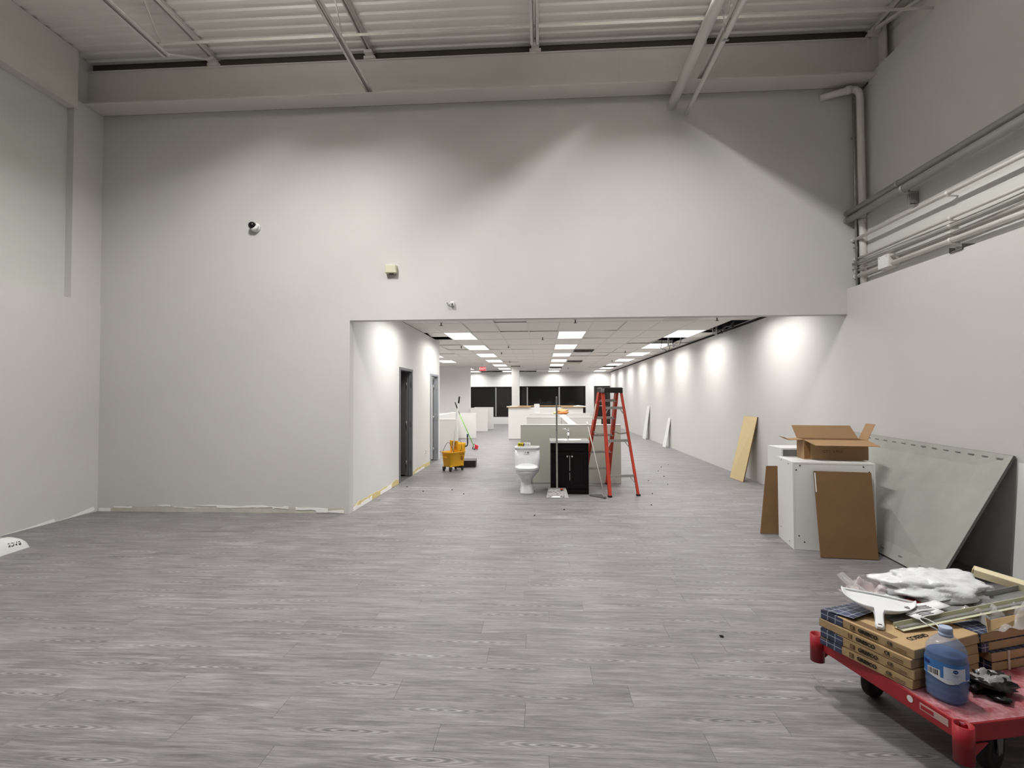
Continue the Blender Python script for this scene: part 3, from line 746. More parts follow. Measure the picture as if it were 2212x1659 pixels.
# half walls of the booths
def half(name, label, x0, x1, y0, y1, z, m_, cap=True, group='low booth partitions'):
    o = thing(name, label, 'partition', ((x0 + x1) / 2, (y0 + y1) / 2, 0), 0, group)
    a, b = (x1 - x0) / 2, (y1 - y0) / 2
    MB().box(-a, a, -b, b, .012, z - .012).build('body', m_, o, bevel=.004)
    MB().box(-a + .006, a - .006, -b + .006, b - .006, 0, .012).build('plinth', GLUE, o)
    MB().box(-a - .004, a + .004, -b - .004, b + .004, z - .012, z).build('cap', WHITE if cap else m_, o, bevel=.003)
    return o
half('half_wall', 'grey-green low partition directly behind the vanity and ladder', -.38, 1.40, 9.03, 9.15, 1.05, HALFG)
half('half_wall', 'low white spine partition running back from behind the faucet', .49, .63, 9.16, 16.9, 1.05, HALF)
half('half_wall', 'low cross partition, second behind the vanity, left of the spine', -.37, .488, 12.3, 12.42, 1.05, HALF)
half('half_wall', 'low cross partition, second behind the vanity, right of the spine', .632, 1.44, 12.3, 12.42, 1.05, HALF)
half('half_wall', 'low cross partition, third behind the vanity, left of the spine', -.36, .488, 15.1, 15.22, 1.05, HALF)
half('half_wall', 'low cross partition, third behind the vanity, right of the spine', .632, 1.44, 15.1, 15.22, 1.05, HALF)
half('half_wall', 'low white partition just behind the yellow mop bucket', -6.15, -2.40, 14.25, 14.37, .92, HALF)
half('half_wall', 'low white partition standing behind the broom head', -6.15, -2.46, 18.72, 18.84, .94, HALF)
half('half_wall', 'low white partition left of the window, nearer of two', -3.20, -2.43, 22.5, 22.62, 1.06, HALF)
half('half_wall', 'low white partition left of the window, farther of two', -3.20, -2.30, 23.8, 23.92, 1.06, HALF)
half('half_wall', 'low white spine partition along the left booths', -3.35, -3.21, 14.38, 18.71, .98, HALF)
rc = thing('reception_counter', 'tall unfinished reception counter with raw wood top', 'counter', (.14, 18.4, 0))
MB().box(-1.36, 1.36, 0, .12, .012, 1.16).box(-1.36, -1.24, .12, 2.2, .012, 1.16).box(1.24, 1.36, .12, 2.2, .012, 1.16).build('body', HALF, rc, bevel=.004)
MB().box(-1.35, 1.35, .01, .11, 0, .012).build('plinth', GLUE, rc)
for a, b, e in ((-1.42, -.55, 0), (.58, 1.45, 0)): MB().box(a, b, -.06, .3, 1.16, 1.185).build('wood_top', mat('raw_plywood', (176, 142, 104), .8, var=.1, vscale=8), rc)
MB().box(-1.42, 1.45, 1.9, 2.4, 1.16, 1.185).build('wood_top', MATS['raw_plywood'], rc)
MB().box(-1.42, -1.1, .31, 1.9, 1.16, 1.18).build('white_top', WHITE, rc)
MB().box(1.15, 1.5, .31, 1.9, 1.16, 1.18).build('white_top', WHITE, rc)
MB().prism([(-1.42, -.02, 1.186), (-1.1, .02, 1.186), (-1.0, .25, 1.186), (-1.3, .28, 1.186)], (0, 0, .02)).build('paper_offcut', WHITE, rc)
MB().prism([(1.0, 0, 1.186), (1.5, -.03, 1.186), (1.2, .25, 1.22), (1.05, .2, 1.2)], (0, 0, .015)).build('paper_offcut', WHITE, rc)
tag(MB().box(-.225, -.065, 15.14, 15.18, 1.05, 1.335).build('white_offcut', WHITE, bevel=.003), 'upright white offcut board standing on the third low partition', 'board')
# rag bundle on the spine
def blob(c, rx, ry, rz, amp, fr, seed, nu=20, nv=12, flat=0.0):
    m_ = MB(); secs = []
    for i in range(1, nv):
        ph = math.pi * i / nv; sec = []
        for j in range(nu):
            th = 2 * math.pi * j / nu
            d = Vector((math.sin(ph) * math.cos(th), math.sin(ph) * math.sin(th), -math.cos(ph)))
            k = 1 + amp * mnoise.noise(d * fr + Vector((seed, seed * 1.7, 0))) + amp * .5 * mnoise.noise(d * fr * 2.3 + Vector((seed, 0, seed)))
            p_ = Vector((d.x * rx * k, d.y * ry * k, d.z * rz * k))
            if p_.z < -rz + flat: p_.z = -rz + flat
            sec.append(p_ + Vector(c))
        secs.append(sec)
    m_.loft(secs); return m_
rg = thing('rag_bundle', 'orange and tan cleaning rags heaped on the spine partition', 'rag', (.56, 14.4, 1.05))
blob((.05, .1, .06), .17, .15, .075, .5, 2.2, 3.).build('tan_rag', mat('tan_rag', (198, 160, 112), .95), rg)
blob((.03, -.06, .035), .13, .1, .04, .5, 2.4, 8.).build('orange_rag', mat('orange_rag', (200, 126, 70), .95), rg)
blob((-.16, .05, .035), .07, .07, .035, .4, 2.4, 12.).build('sponge', mat('pale_sponge', (220, 208, 150), .95), rg)
# outlet plates
for x, y, l, ax in [(XR - .006, 26.2, 'white outlet plate low on the right wall near the far door', 0), (XC + .0, 11.05, 'white outlet plate low on the corridor wall between the doors', 1)]:
    o = thing('outlet_plate', l, 'outlet', (x, y, .33))
    MB().box(0, .006, -.035, .035, -.057, .057).build('plate', WHITE, o, bevel=.002)
    for z in (-.02, .02): MB().box(-.002, .008, -.014, .014, z - .012, z + .012).build('socket', GREYFRAME, o)
# boards leaning on the right wall
def lean_board(name, label, yb0, yb1, xb, yt0, yt1, zt, th, m_, em, cat='board'):
    o = thing(name, label, cat, (0, 0, 0))
    b0, b1, t1, t0 = Vector((xb[0], yb0, .002)), Vector((xb[1], yb1, .002)), Vector((XR - .002, yt1, zt)), Vector((XR - .002, yt0, zt))
    nrm = (b1 - b0).cross(t0 - b0).normalized()
    if nrm.x > 0: nrm = -nrm
    up = Vector((0, 0, max(0, -nrm.z * th))) * 0
    MB().prism([b0, b1, t1, t0], nrm * th).build('sheet', m_, o)
    e = .004
    for p_, q in ((b0, t0), (b1, t1), (t0, t1)):
        MB().beam(p_ + nrm * th * .5, q + nrm * th * .5, th * .96, e, (b1 - b0) if (p_, q) != (t0, t1) else (t0 - b0)).build('edge', em, o)
    return o
lean_board('leaning_mdf_board', 'beige board leaning on the right wall beyond the white cabinets', 9.30, 9.80, (3.62, 3.57), 9.28, 9.86, 1.165, .018, MDF, mat('mdf_edge', (120, 92, 62), .9))
lean_board('leaning_white_board', 'tall narrow white board leaning far down the right wall', 18.42, 18.85, (3.74, 3.72), 18.3, 18.72, 1.19, .018, WHITE, WHITE)
lean_board('leaning_white_board', 'short narrow white board leaning on the right wall, middle distance', 15.5, 15.80, (3.75, 3.73), 15.4, 15.66, .88, .018, WHITE, WHITE)

# ------------------------------------------------------------------ toilet
t = thing('toilet', 'white one-piece toilet standing free on the floor', 'toilet', (-.245, 8.20, 0))
def ring(a, y0, y1, z, e=2.4, n=32): return sup(a, (y1 - y0) / 2, n, e, 0, (y0 + y1) / 2, z)
MB().loft([ring(.118, -.17, .26, 0, 3.2), ring(.116, -.168, .26, .02, 3.2), ring(.104, -.155, .255, .10, 3), ring(.096, -.15, .25, .20, 2.8), ring(.108, -.185, .26, .245, 2.5), ring(.148, -.27, .28, .29, 2.3), ring(.176, -.325, .29, .335, 2.2), ring(.188, -.35, .30, .375, 2.2), ring(.19, -.355, .30, .398, 2.2)]).build('bowl', PORC, t)
MB().loft([ring(.184, -.362, .10, .400), ring(.188, -.366, .10, .408), ring(.186, -.362, .10, .418)]).build('seat', PORC, t)
MB().loft([ring(.186, -.368, .10, .4215), ring(.19, -.372, .10, .430), ring(.178, -.35, .10, .447), ring(.12, -.26, .08, .458)]).build('seat_lid', PORC, t)
MB().loft([sup(.185, .095, 32, 5, 0, .215, .30), sup(.205, .105, 32, 6, 0, .21, .38), sup(.214, .11, 32, 6, 0, .205, .50), sup(.205, .105, 32, 6, 0, .215, .685)]).build('tank', PORC, t)
MB().loft([sup(.206, .112, 32, 6, 0, .213, .688), sup(.212, .118, 32, 6, 0, .213, .696), sup(.212, .118, 32, 6, 0, .213, .718), sup(.204, .11, 32, 6, 0, .213, .730)]).build('tank_lid', PORC, t)
MB().tube([(-.2, .16, .655), (-.232, .15, .655), (-.238, .10, .652)], .008, 8).build('flush_lever', CHROME, t)
for sx in (-1, 1): MB().lathe([(.012, 0), (.012, .01), (.006, .014)], 12, (sx * .118, .10, .0)).build('bolt_cap', GREYFRAME, t)
st = MB().box(-.045, .045, -.0015, 0, -.03, .03).build('sticker', WHITE, t); st.location = (-.005, .1012, .635); st.rotation_euler = (R(-2.2), 0, 0)
text('print', 'x', .05, GREYFRAME, st, frame((-.02, -.0018, .004), (1, 0, 0), (0, 0, 1)), .0003)
MB().box(.01, .035, -.0022, -.0015, -.02, .012).build('print_bar', GREYFRAME, st)
y = thing('packet', 'small yellow and white packet lying on the toilet tank', 'packet', (-.30, 8.37, .731), R(-8))
MB().box(-.095, .0, -.04, .04, 0, .052).build('carton', mat('packet_yellow', (208, 190, 24), .5), y, bevel=.004)
MB().box(.0, .105, -.038, .042, 0, .055).build('sleeve', WHITE, y, bevel=.004)
MB().prism([(-.012, -.0412, .004), (.012, -.0412, .004), (.022, -.0412, .05), (-.002, -.0412, .05)], (0, .001, 0)).build('stripe', GREYFRAME, y)
q_ = MB().lathe([(.014, 0), (.014, .001)], 14).build('roundel', mat('olive_print', (92, 78, 12), .6), y); q_.rotation_euler = (R(90), 0, 0); q_.location = (-.066, -.0405, .026)
for z in (.018, .026, .034): MB().box(-.046, -.018, -.0412, -.0405, z - .002, z + .002).build('print_line', MATS['olive_print'], y)

# ------------------------------------------------------------------ vanity
v = thing('vanity_cabinet', 'black two-door vanity with white basin top', 'cabinet', (.44, 8.05, 0))
MB().box(-.30, .30, .02, .47, 0, .815).build('body', ESPRESSO, v, bevel=.002)
for s_ in (-1, 1):
    x0, x1 = (s_ * .004, s_ * .275) if s_ > 0 else (-.275, -.004); d = MB(); st_ = .055; za, zb = .09, .665
    d.box(x0, x0 + st_, 0, .02, za, zb).box(x1 - st_, x1, 0, .02, za, zb).box(x0 + st_, x1 - st_, 0, .02, za, za + st_).box(x0 + st_, x1 - st_, 0, .02, zb - st_, zb)
    dr = d.build('door', ESPRESSO, v, bevel=.0015)
    MB().box(x0 + st_, x1 - st_, .009, .016, za + st_, zb - st_).build('door_panel', ESPRESSO, dr)
    kn = MB().lathe([(.006, 0), (.006, .012), (.015, .018), (.016, .026), (.008, .032)], 16).build('knob', CHROME, dr)
    kn.location = (s_ * .038, 0, .60); kn.rotation_euler = (R(90), 0, 0)
MB().box(-.275, .275, .003, .02, .68, .80).build('top_rail', ESPRESSO, v, bevel=.002)
MB().box(-.29, .29, .012, .02, .0, .082).build('toe_board', ESPRESSO, v)
for a, b in ((.37, .61), (.22, .34)): MB().box(-.0025, .0025, .006, .02, a, b).build('gap_strip', WHITE, v)
def basin(u, w_):
    x, yy_ = -.315 + .63 * u, -.02 + .51 * w_
    d2 = (x / .2) ** 2 + ((yy_ - .20) / .135) ** 2
    return (x, yy_, .85 - (.075 * (1 - d2) ** .7 if d2 < 1 else 0))
ct = MB().grid(basin, 48, 36, True)
ct.box(-.315, .315, -.02, -.016, .815, .8495).box(-.315, .315, .486, .49, .815, .8495).box(-.315, -.311, -.02, .49, .815, .8495).box(.311, .315, -.02, .49, .815, .8495)
ct.build('basin_top', PORC, v)
fc = MB().lathe([(.026, 0), (.026, .006), (.021, .012), (.02, .085), (.024, .09), (.024, .13), (.02, .14)], 20, (.0, .40, .85)).build('faucet', CHROME, v)
MB().tube([(0, .40, .93), (0, .34, .945), (0, .29, .935)], [.016, .014, .013], 12).build('spout', CHROME, fc)
MB().tube([(.0, .40, .985), (-.0, .40, 1.002), (-.05, .37, 1.012), (-.085, .36, 1.008)], [.018, .014, .007, .005], 10).build('lever', CHROME, fc)
q_ = MB().lathe([(.004, 0), (.004, .002)], 8, (0, 0, 0)).build('marker', mat('marker_red', (190, 40, 40), .5), fc); q_.location = (0, .376, .96); q_.rotation_euler = (R(90), 0, 0)

# long-handled pan and squeegee in front of the vanity
SPAT = speckle('spattered_metal', (150, 148, 144), (70, 66, 62), 34, .56)
pn = thing('floor_scraper', 'upright grey-handled pan with paint-spattered blade before the vanity', 'dustpan', (.235, 7.78, 0))
MB().prism([(-.17, -.02, .004), (.17, -.02, .004), (.14, .17, .10), (-.135, .17, .10)], (0, .004, -.004)).build('blade', SPAT, pn)
for s_ in (-1, 1): MB().prism([(s_ * .17, -.02, .0), (s_ * .138, .17, .10), (s_ * .138, .17, .0)], (s_ * .004, 0, 0)).build('side', SPAT, pn)
MB().box(-.138, .138, .17, .174, 0, .12).build('back', SPAT, pn)
MB().prism([(-.10, -.03, .006), (.05, -.03, .006), (.03, .0, .02), (-.07, .0, .02)], (0, 0, .004)).build('scrap', WHITE, pn)
MB().box(.05, .09, .12, .168, .1, .115).build('red_clip', mat('clip_red', (170, 60, 50), .6), pn)
MB().box(-.013, .013, .176, .202, .02, 1.55).build('handle', ALU, pn, bevel=.003)
q_ = MB().lathe([(.006, 0), (.006, .004)], 8).build('hole', BLACK, pn); q_.location = (-.004, .1745, 1.03); q_.rotation_euler = (R(90), 0, 0)
sq = thing('squeegee', 'white-handled squeegee leaning on the right side of the vanity', 'squeegee', (.95, 7.74, 0))
MB().tube([(0, 0, .02), (-.19, .62, 1.06)], .009, 10).build('handle', mat('pale_handle', (172, 168, 160), .4), sq)
MB().tube([(-.19, .62, 1.06), (-.203, .66, 1.13)], .0125, 10).build('tip', WHITE, sq)
MB().prism([(.008, -.02, 0), (-.02, .28, 0), (-.19, .28, 0), (-.215, .20, 0)], (0, 0, .012)).build('plate', mat('plate_grey', (74, 72, 70), .6), sq)
MB().box(-.02, .02, -.02, .03, .012, .035).build('socket', GREYFRAME, sq)

# ------------------------------------------------------------------ step ladder
L = thing('step_ladder', 'orange fibreglass step ladder with black cap', 'ladder', (0, 0, 0))
cap_c = Vector((1.13, 8.42, 1.652)); dd = Vector((-.27, .96, 0)).normalized(); ww = Vector((.96, .27, 0)).normalized()
RB = [Vector((1.04, 7.84, .015)), Vector((1.495, 7.975, .015))]                 # rear feet (toward the camera)
FB = [Vector((.715, 8.87, .015)), Vector((1.15, 8.99, .015))]                   # step-side feet
RT = [cap_c - ww * .15 - dd * .055, cap_c + ww * .17 - dd * .055]
FT = [cap_c - ww * .165 + dd * .035, cap_c + ww * .135 + dd * .035]
cp = MB().quadbox(cap_c + Vector((0, 0, .0)), ww * .19, dd * .1, (0, 0, .042)); cp.build('cap', BLACK, L, bevel=.012)
tr_ = MB().quadbox(cap_c + Vector((0, 0, .043)), ww * .175, dd * .085, (0, 0, .004)); tr_.build('cap_tray', RUBBER, L, bevel=.003)
pl_ = MB().quadbox(cap_c - ww * .17 - dd * .101, ww * .03, dd * .002, (0, 0, .034)); pl_.build('cap_plate', SPAT, L)
for i in (0, 1):
    d_ = (FT[i] - FB[i]).normalized(); rl = MB().beam(FB[i], FT[i], .046, .084, dd)
    rl.build('front_rail', ORANGE, L, bevel=.003)
    rl = MB().beam(RB[i], RT[i], .052 if i == 0 else .038, .034, dd); rl.build('rear_rail', ORANGE, L, bevel=.003)
    MB().quadbox(RB[i], ww * .028, dd * .026, (0, 0, .014)).build('foot', BLACK, L, bevel=.004)
    MB().quadbox(FB[i], ww * .024, dd * .055, (0, 0, .014)).build('foot', BLACK, L, bevel=.004)
for k in range(5):
    f_ = (k + 1) * .305 / 1.70; a, b = FB[0].lerp(FT[0], f_), FB[1].lerp(FT[1], f_)
    MB().beam(a, b, .085, .04, (0, 0, 1)).build('step', ALU, L, bevel=.003)
for z in (.30, .86, 1.40):
    f_ = z / 1.70; a, b = RB[0].lerp(RT[0], f_), RB[1].lerp(RT[1], f_)
    MB().beam(a, b, .014, .042, (0, 0, 1)).build('rear_brace', ALU, L)
    w_ = (b - a).normalized(); ln = (b - a).length
    for e, sg in ((a, 1), (b, -1)):
        q = e + w_ * sg * ln * .22
        dn = RB[0].lerp(RT[0], f_ - .085) if sg > 0 else RB[1].lerp(RT[1], f_ - .085)
        MB().beam(q, dn, .008, .016, dd).build('diagonal_stay', ALU, L)
a, b = FB[0].lerp(FT[0], .19), FB[1].lerp(FT[1], .19); w_ = (b - a).normalized()
for e, sg, bi in ((a, 1, 0), (b, -1, 1)):
    MB().beam(e + w_ * sg * .08, FB[bi].lerp(FT[bi], .1) , .008, .016, dd).build('diagonal_stay', ALU, L)
for i in (0, 1):
    p0, p1 = FB[i].lerp(FT[i], .58), RB[i].lerp(RT[i], .58); m_ = (p0 + p1) / 2 - Vector((0, 0, .035))
    MB().beam(p0, m_, .006, .022, (0, 0, 1)).beam(m_, p1, .006, .022, (0, 0, 1)).build('spreader', ALU, L)
lb = FB[0].lerp(FT[0], .70); lt_ = FB[0].lerp(FT[0], .86); od = (lt_ - lb).cross(dd).normalized()
if od.dot(ww) > 0: od = -od
MB().beam(lb + od * .0238, lt_ + od * .0238, .0015, .05, dd).build('sticker', mat('old_sticker', (196, 184, 170), .7), L)
MB().quadbox((lb + lt_) / 2 - dd * .0425, (lt_ - lb) * .5, ww * .012, dd * .0008).build('sticker', MATS['old_sticker'], L)

# ------------------------------------------------------------------ mop bucket, mop, broom, dark box
mbk = thing('mop_bucket', 'yellow mop bucket with wringer on castors', 'bucket', (-1.865, 10.58, 0), R(53))
def rrect(a, b, z, cx=0, cy=0, e=7): return sup(a, b, 36, e, cx, cy, z)
body = MB().loft([rrect(.19, .115, .095), rrect(.2, .12, .11), rrect(.228, .145, .385), rrect(.244, .16, .39), rrect(.244, .16, .405), rrect(.226, .142, .405), rrect(.195, .12, .13)], cap=True)
body.build('tub', YELLOW, mbk)
for cx_, cy_ in ((-.17, -.1), (-.17, .1), (.17, -.1), (.17, .1)):
    MB().tube([(cx_, cy_, .085), (cx_, cy_, .125)], .02, 10).build('castor_boss', YELLOW, mbk)
    wh = MB().lathe([(.012, -.018), (.04, -.016), (.043, -.008), (.043, .008), (.04, .016), (.012, .018)], 20).build('castor', RUBBER, mbk)
    wh.location = (cx_ - .012, cy_, .043); wh.rotation_euler = (R(90), 0, R(25))
    hb_ = MB().lathe([(.018, -.02), (.018, .02)], 14).build('hub', SILVER, wh)
    MB().box(cx_ - .03, cx_ + .015, cy_ - .028, cy_ - .023, .04, .09).box(cx_ - .03, cx_ + .015, cy_ + .023, cy_ + .028, .04, .09).build('fork', RUBBER, mbk)
MB().box(-.26, -.236, -.06, .06, .29, .315).build('grip_lip', YELLOW, mbk, bevel=.006)
wrn = MB().loft([rrect(.085, .12, .36, .13), rrect(.1, .135, .43, .13), rrect(.105, .14, .56, .135), rrect(.1, .135, .575, .135), rrect(.09, .12, .45, .13)]).build('wringer', YELLOW, mbk)
MB().prism([(.02, -.125, .40), (.02, .125, .40), (-.005, .125, .63), (-.005, -.125, .63)], (.02, 0, 0)).build('press_plate', YELLOW, wrn, bevel=.006)
hm = mat('yellow_shadow_hole', (120, 78, 8), .6)
for iy in range(4):
    for iz in range(5):
        zc = .45 + iz * .034; xc = .0165 - (zc - .40) * .109
        MB().box(xc - .004, xc + .002, -.075 + iy * .036, -.057 + iy * .036, zc, zc + .016).build('drain_hole', hm, wrn)
MB().tube([(.20, -.15, .50), (.235, -.165, .51), (.25, -.165, .55), (.25, -.165, .62), (.25, -.165, .74)], .014, 10).build('lever', BLACK, mbk)
MB().tube([(.25, -.165, .70), (.25, -.165, .76)], .018, 10).build('lever_grip', mat('blue_grip', (38, 48, 110), .5), mbk)
pts = [(-.15 + .0 * i, .16 - .32 * i / 12, .41 + .19 * math.sin(math.pi * i / 12)) for i in range(13)]
MB().tube(pts, .005, 8).build('bail', BLACK, mbk)
MB().tube([(.02, -.11, .63), (.06, -.12, .65), (.1, -.13, .58), (.09, -.15, .47), (.06, -.15, .41)], .004, 6).build('wire', BLACK, mbk)
inkb = mat('brown_print', (120, 70, 10), .7)
mface = Matrix.Rotation(0, 4, 'X')
text('lettering', 'CAUTION', .028, inkb, mbk, frame((.10, -.1515, .345), (1, 0, 0), (0, -.1, 1)), .0012)
fg = MB().loft([[(.10 + .028 * math.cos(q) * k_, -.1475, .265 + .045 * math.sin(q) * k_) for q in [2 * math.pi * i_ / 20 for i_ in range(20)]] for k_ in (1.0, .82)], cap=False, smooth=False).build('emblem_ring', inkb, mbk, solid=.006)
MB().tube([(.09, -.150, .235), (.105, -.151, .26), (.095, -.152, .285)], .006, 6).tube([(.105, -.151, .26), (.118, -.151, .245)], .005, 6).build('emblem_figure', inkb, mbk)
mp = thing('mop', 'white-handled mop standing in the yellow bucket', 'mop', (-1.87, 10.5, .14))
MB().tube([(-.03, .0, .0), (.125, .0, 1.28)], .0125, 10).build('handle', mat('white_handle', (232, 232, 230), .4), mp)
MB().tube([(.125, 0, 1.28), (.143, 0, 1.42)], .017, 10).build('grip', BLACK, mp)
blob((-.03, 0, .03), .09, .07, .05, .5, 3., 5.).build('mop_strands', mat('mop_cotton', (168, 160, 150), .95), mp)
bm_ = thing('broom', 'green-handled broom with red and white head on the floor', 'broom', (-1.99, 14.70, 0))
MB().tube([(.0, .0, .10), (-.40, -.12, 1.04)], .0115, 10).build('handle', mat('green_handle', (120, 190, 50), .4), bm_)
MB().tube([(-.40, -.12, 1.04), (-.46, -.14, 1.20)], .0115, 10).build('upper_handle', mat('green_grey', (110, 140, 90), .4), bm_)
MB().tube([(-.46, -.14, 1.20), (-.53, -.165, 1.40)], .018, 10).build('grip', BLACK, bm_)
MB().prism([(-.05, -.04, .03), (.03, -.05, .0), (.05, .0, .02), (.03, .03, .15), (-.01, .02, .15)], (.0, .03, .02)).build('bristles', BLACK, bm_)
MB().quadbox((.07, .0, .085), (.055, -.02, -.02), (.0, .035, 0), (.01, 0, .06)).build('red_block', mat('broom_red', (206, 50, 62), .5), bm_, bevel=.008)
MB().quadbox((.01, -.0, .085), (.012, -.004, -.004), (.0, .037, 0), (.01, 0, .063)).build('white_band', WHITE, bm_, bevel=.004)
dk = thing('dark_carton', 'flat dark brown box lying behind the mop bucket', 'box', (-1.63, 11.22, 0), R(4))
dkm = mat('dark_brown_box', (48, 36, 36), .5)
MB().box(-.25, .16, -.2, .22, 0, .135).build('base', dkm, dk, bevel=.006)
MB().box(-.253, .163, -.203, .223, .135, .15).build('lid', dkm, dk, bevel=.004)
# bits of debris on the floor
dbm = mat('debris_dark', (40, 38, 36), .9)
for i, (x, y_) in enumerate([(-2.33, 8.6), (-1.95, 8.2), (-1.5, 8.35), (-1.25, 8.0), (1.55, 7.3), (1.95, 9.4), (2.2, 9.0), (2.35, 9.9), (1.75, 8.15), (2.6, 11.2), (2.4, 10.6), (2.85, 11.6), (.3, 6.95), (-.1, 6.6), (1.15, 3.35)]):
    o = blob((0, 0, .006), .014, .009, .007, .6, 2.5, i + 1., 8, 5).build('debris_chip', dbm); o.location = (x, y_, 0); o.rotation_euler = (0, 0, i * 1.3)
    tag(o, 'tiny dark chip of debris on the grey floor', 'debris', 'chips of debris on the floor')

# ------------------------------------------------------------------ plastic bag at the left edge
PBAG = mat('white_poly_bag', (222, 222, 220), .3)
pb = thing('plastic_bag_pack', 'flat white printed bag of bags lying by the left wall', 'bag', (-5.53, 4.60, 0), R(95))
def pillow(a, b, h, seed, amp=.02, n=28):
    m_ = MB(); secs = []
    for sgn in (1,):
        def fn(u, w_):
            x, yv = (u * 2 - 1), (w_ * 2 - 1)
            e = max(0, (1 - abs(x) ** 5)) ** .5 * max(0, (1 - abs(yv) ** 5)) ** .5
            return (a * x, b * yv, h * e + amp * e * mnoise.noise(Vector((x * 2.5 + seed, yv * 2.5, seed))))
        m_.grid(fn, n, n)
    k = len(m_.v); m_.grid(lambda u, w_: (a * (u * 2 - 1), b * (w_ * 2 - 1), 0.0015), 1, 1)
    return m_
pil = pillow(.38, .22, .15, 3.)
pil.build('bag', PBAG, pb)
def on_pillow(x, yv, a=.38, b=.22, h=.15):
    u, w_ = x / a, yv / b
    e = max(0, (1 - abs(u) ** 5)) ** .5 * max(0, (1 - abs(w_) ** 5)) ** .5
    return h * e + .02 * e * mnoise.noise(Vector((u * 2.5 + 3., w_ * 2.5, 3.)))
word = 'BAGS - GEN'; yv = -.203
for i, ch in enumerate(word):
    if ch == ' ': continue
    x = .27 - i * .037
    z0, z1 = on_pillow(x, -.214), on_pillow(x, -.192); ang_up = Vector((0, -.022, z0 - z1))
    text('lettering', ch, .05, INK, pb, frame((x, yv, (z0 + z1) / 2 + .002), (-1, 0, 0), ang_up), .001, bold=.0015)
for q, (xa, ya, ln, wd) in enumerate([(.22, -.06, .1, .045), (.23, .02, .11, .05), (.06, -.02, .12, .1)]):
    f_ = MB().grid(lambda u, w_: (xa + ln * (u - .5), ya + wd * (w_ - .5), on_pillow(xa + ln * (u - .5), ya + wd * (w_ - .5)) + .003), 6, 4)
    f_.build('printed_mark', INK if q < 2 else GREYFRAME, pb)

# ------------------------------------------------------------------ white cabinets and cartons by the right wall
cab = thing('white_cabinet', 'white melamine cabinet carrying the open carton', 'cabinet', (2.533, 5.272, 0), math.atan2(-.115, .735))
CW_, CD_, CH_ = .744, .50, .88
MB().box(0, .018, 0, CD_, 0, CH_).build('side_panel', WHITE, cab, bevel=.001)
MB().box(CW_ - .018, CW_, 0, CD_, 0, CH_).build('side_panel', WHITE, cab, bevel=.001)
MB().box(.0185, CW_ - .0185, .001, .018, 0.001, CH_ - .019).build('front_panel', WHITE, cab, bevel=.001)
MB().box(.0185, CW_ - .0185, 0, CD_, CH_ - .018, CH_).build('top_panel', WHITE, cab, bevel=.001)
MB().box(.0185, CW_ - .0185, CD_ - .018, CD_, 0.001, CH_ - .019).build('back_panel', WHITE, cab)
scr = MB().lathe([(.007, 0), (.007, .0015)], 10)
for x, z in ((.07, .845), (.035, .80), (.64, .845), (.69, .795), (.05, .14), (.10, .08), (.68, .10)):
    o = scr.build('screw_cap', BLACK, cab); o.location = (x, .0008 if .02 < x < .72 else 0, z); o.rotation_euler = (R(90), 0, 0)
for y_, z in ((.36, .86), (.13, .845), (.40, .13), (.13, .05)):
    o = scr.build('screw_cap', BLACK, cab); o.location = (0, y_, z); o.rotation_euler = (0, R(-90), 0)
cab = thing('white_cabinet', 'white cabinet standing behind, mostly hidden by the open carton', 'cabinet', (2.79, 6.06, 0))
MB().box(0, .018, 0, .36, 0, .94).build('side_panel', WHITE, cab); MB().box(.54, .558, 0, .36, 0, .94).build('side_panel', WHITE, cab)
MB().box(.018, .54, 0, .36, .922, .94).build('top_panel', WHITE, cab); MB().box(.018, .54, .34, .36, 0, .922).build('back_panel', WHITE, cab)
MB().box(.018, .54, .01, .34, .40, .416).build('shelf', WHITE, cab); MB().box(.018, .54, .005, .34, .0, .018).build('bottom_panel', WHITE, cab)

bx = thing('open_carton', 'open cardboard box with four flaps on the white cabinet', 'box', (2.76, 5.49, .882), R(-9.5))
BW, BD, BH, th = .60, .235, .205, .004
body = MB().box(0, BW, 0, th, 0, BH).box(0, BW, BD - th, BD, 0, BH).box(0, th, th, BD - th, 0, BH).box(BW - th, BW, th, BD - th, 0, BH).box(th, BW - th, th, BD - th, 0, th)
body.build('body', CARD, bx)
def flap(p, q, out, tap, name='flap'):
    p, q, out = Vector(p), Vector(q), Vector(out); e = (q - p).normalized()
    n_ = e.cross(out).normalized() * th
    return MB().prism([p, q, q + out - e * tap[1], p + out + e * tap[0]], n_).build(name, CARD, bx)
flap((0, BD, BH), (BW, BD, BH), (0, .07, .135), (-.03, .05))           # back flap, up and outwards
flap((0, 0, BH), (BW, 0, BH), (.01, -.165, -.045), (.05, -.03))         # front flap, folded forward
flap((BW, 0.02, BH), (BW, BD - .01, BH), (.085, .03, .165), (.0, .0))    # right flap, up
flap((0, 0, BH), (0, BD, BH), (-.12, .02, -.012), (.02, .02))           # left flap
flap((-.12, .04, BH - .012), (-.12, .235, BH - .012), (-.06, .0, .03), (.0, .0))
text('lettering', 'QTY: 5 PCS', .038, INKF, bx, frame((.27, -.0006, .085), (1, 0, 0), (0, 0, 1)), .0003)
MB().box(.0, .06, -.001, .0, .01, BH - .02).build('tape', CARDIN, bx)

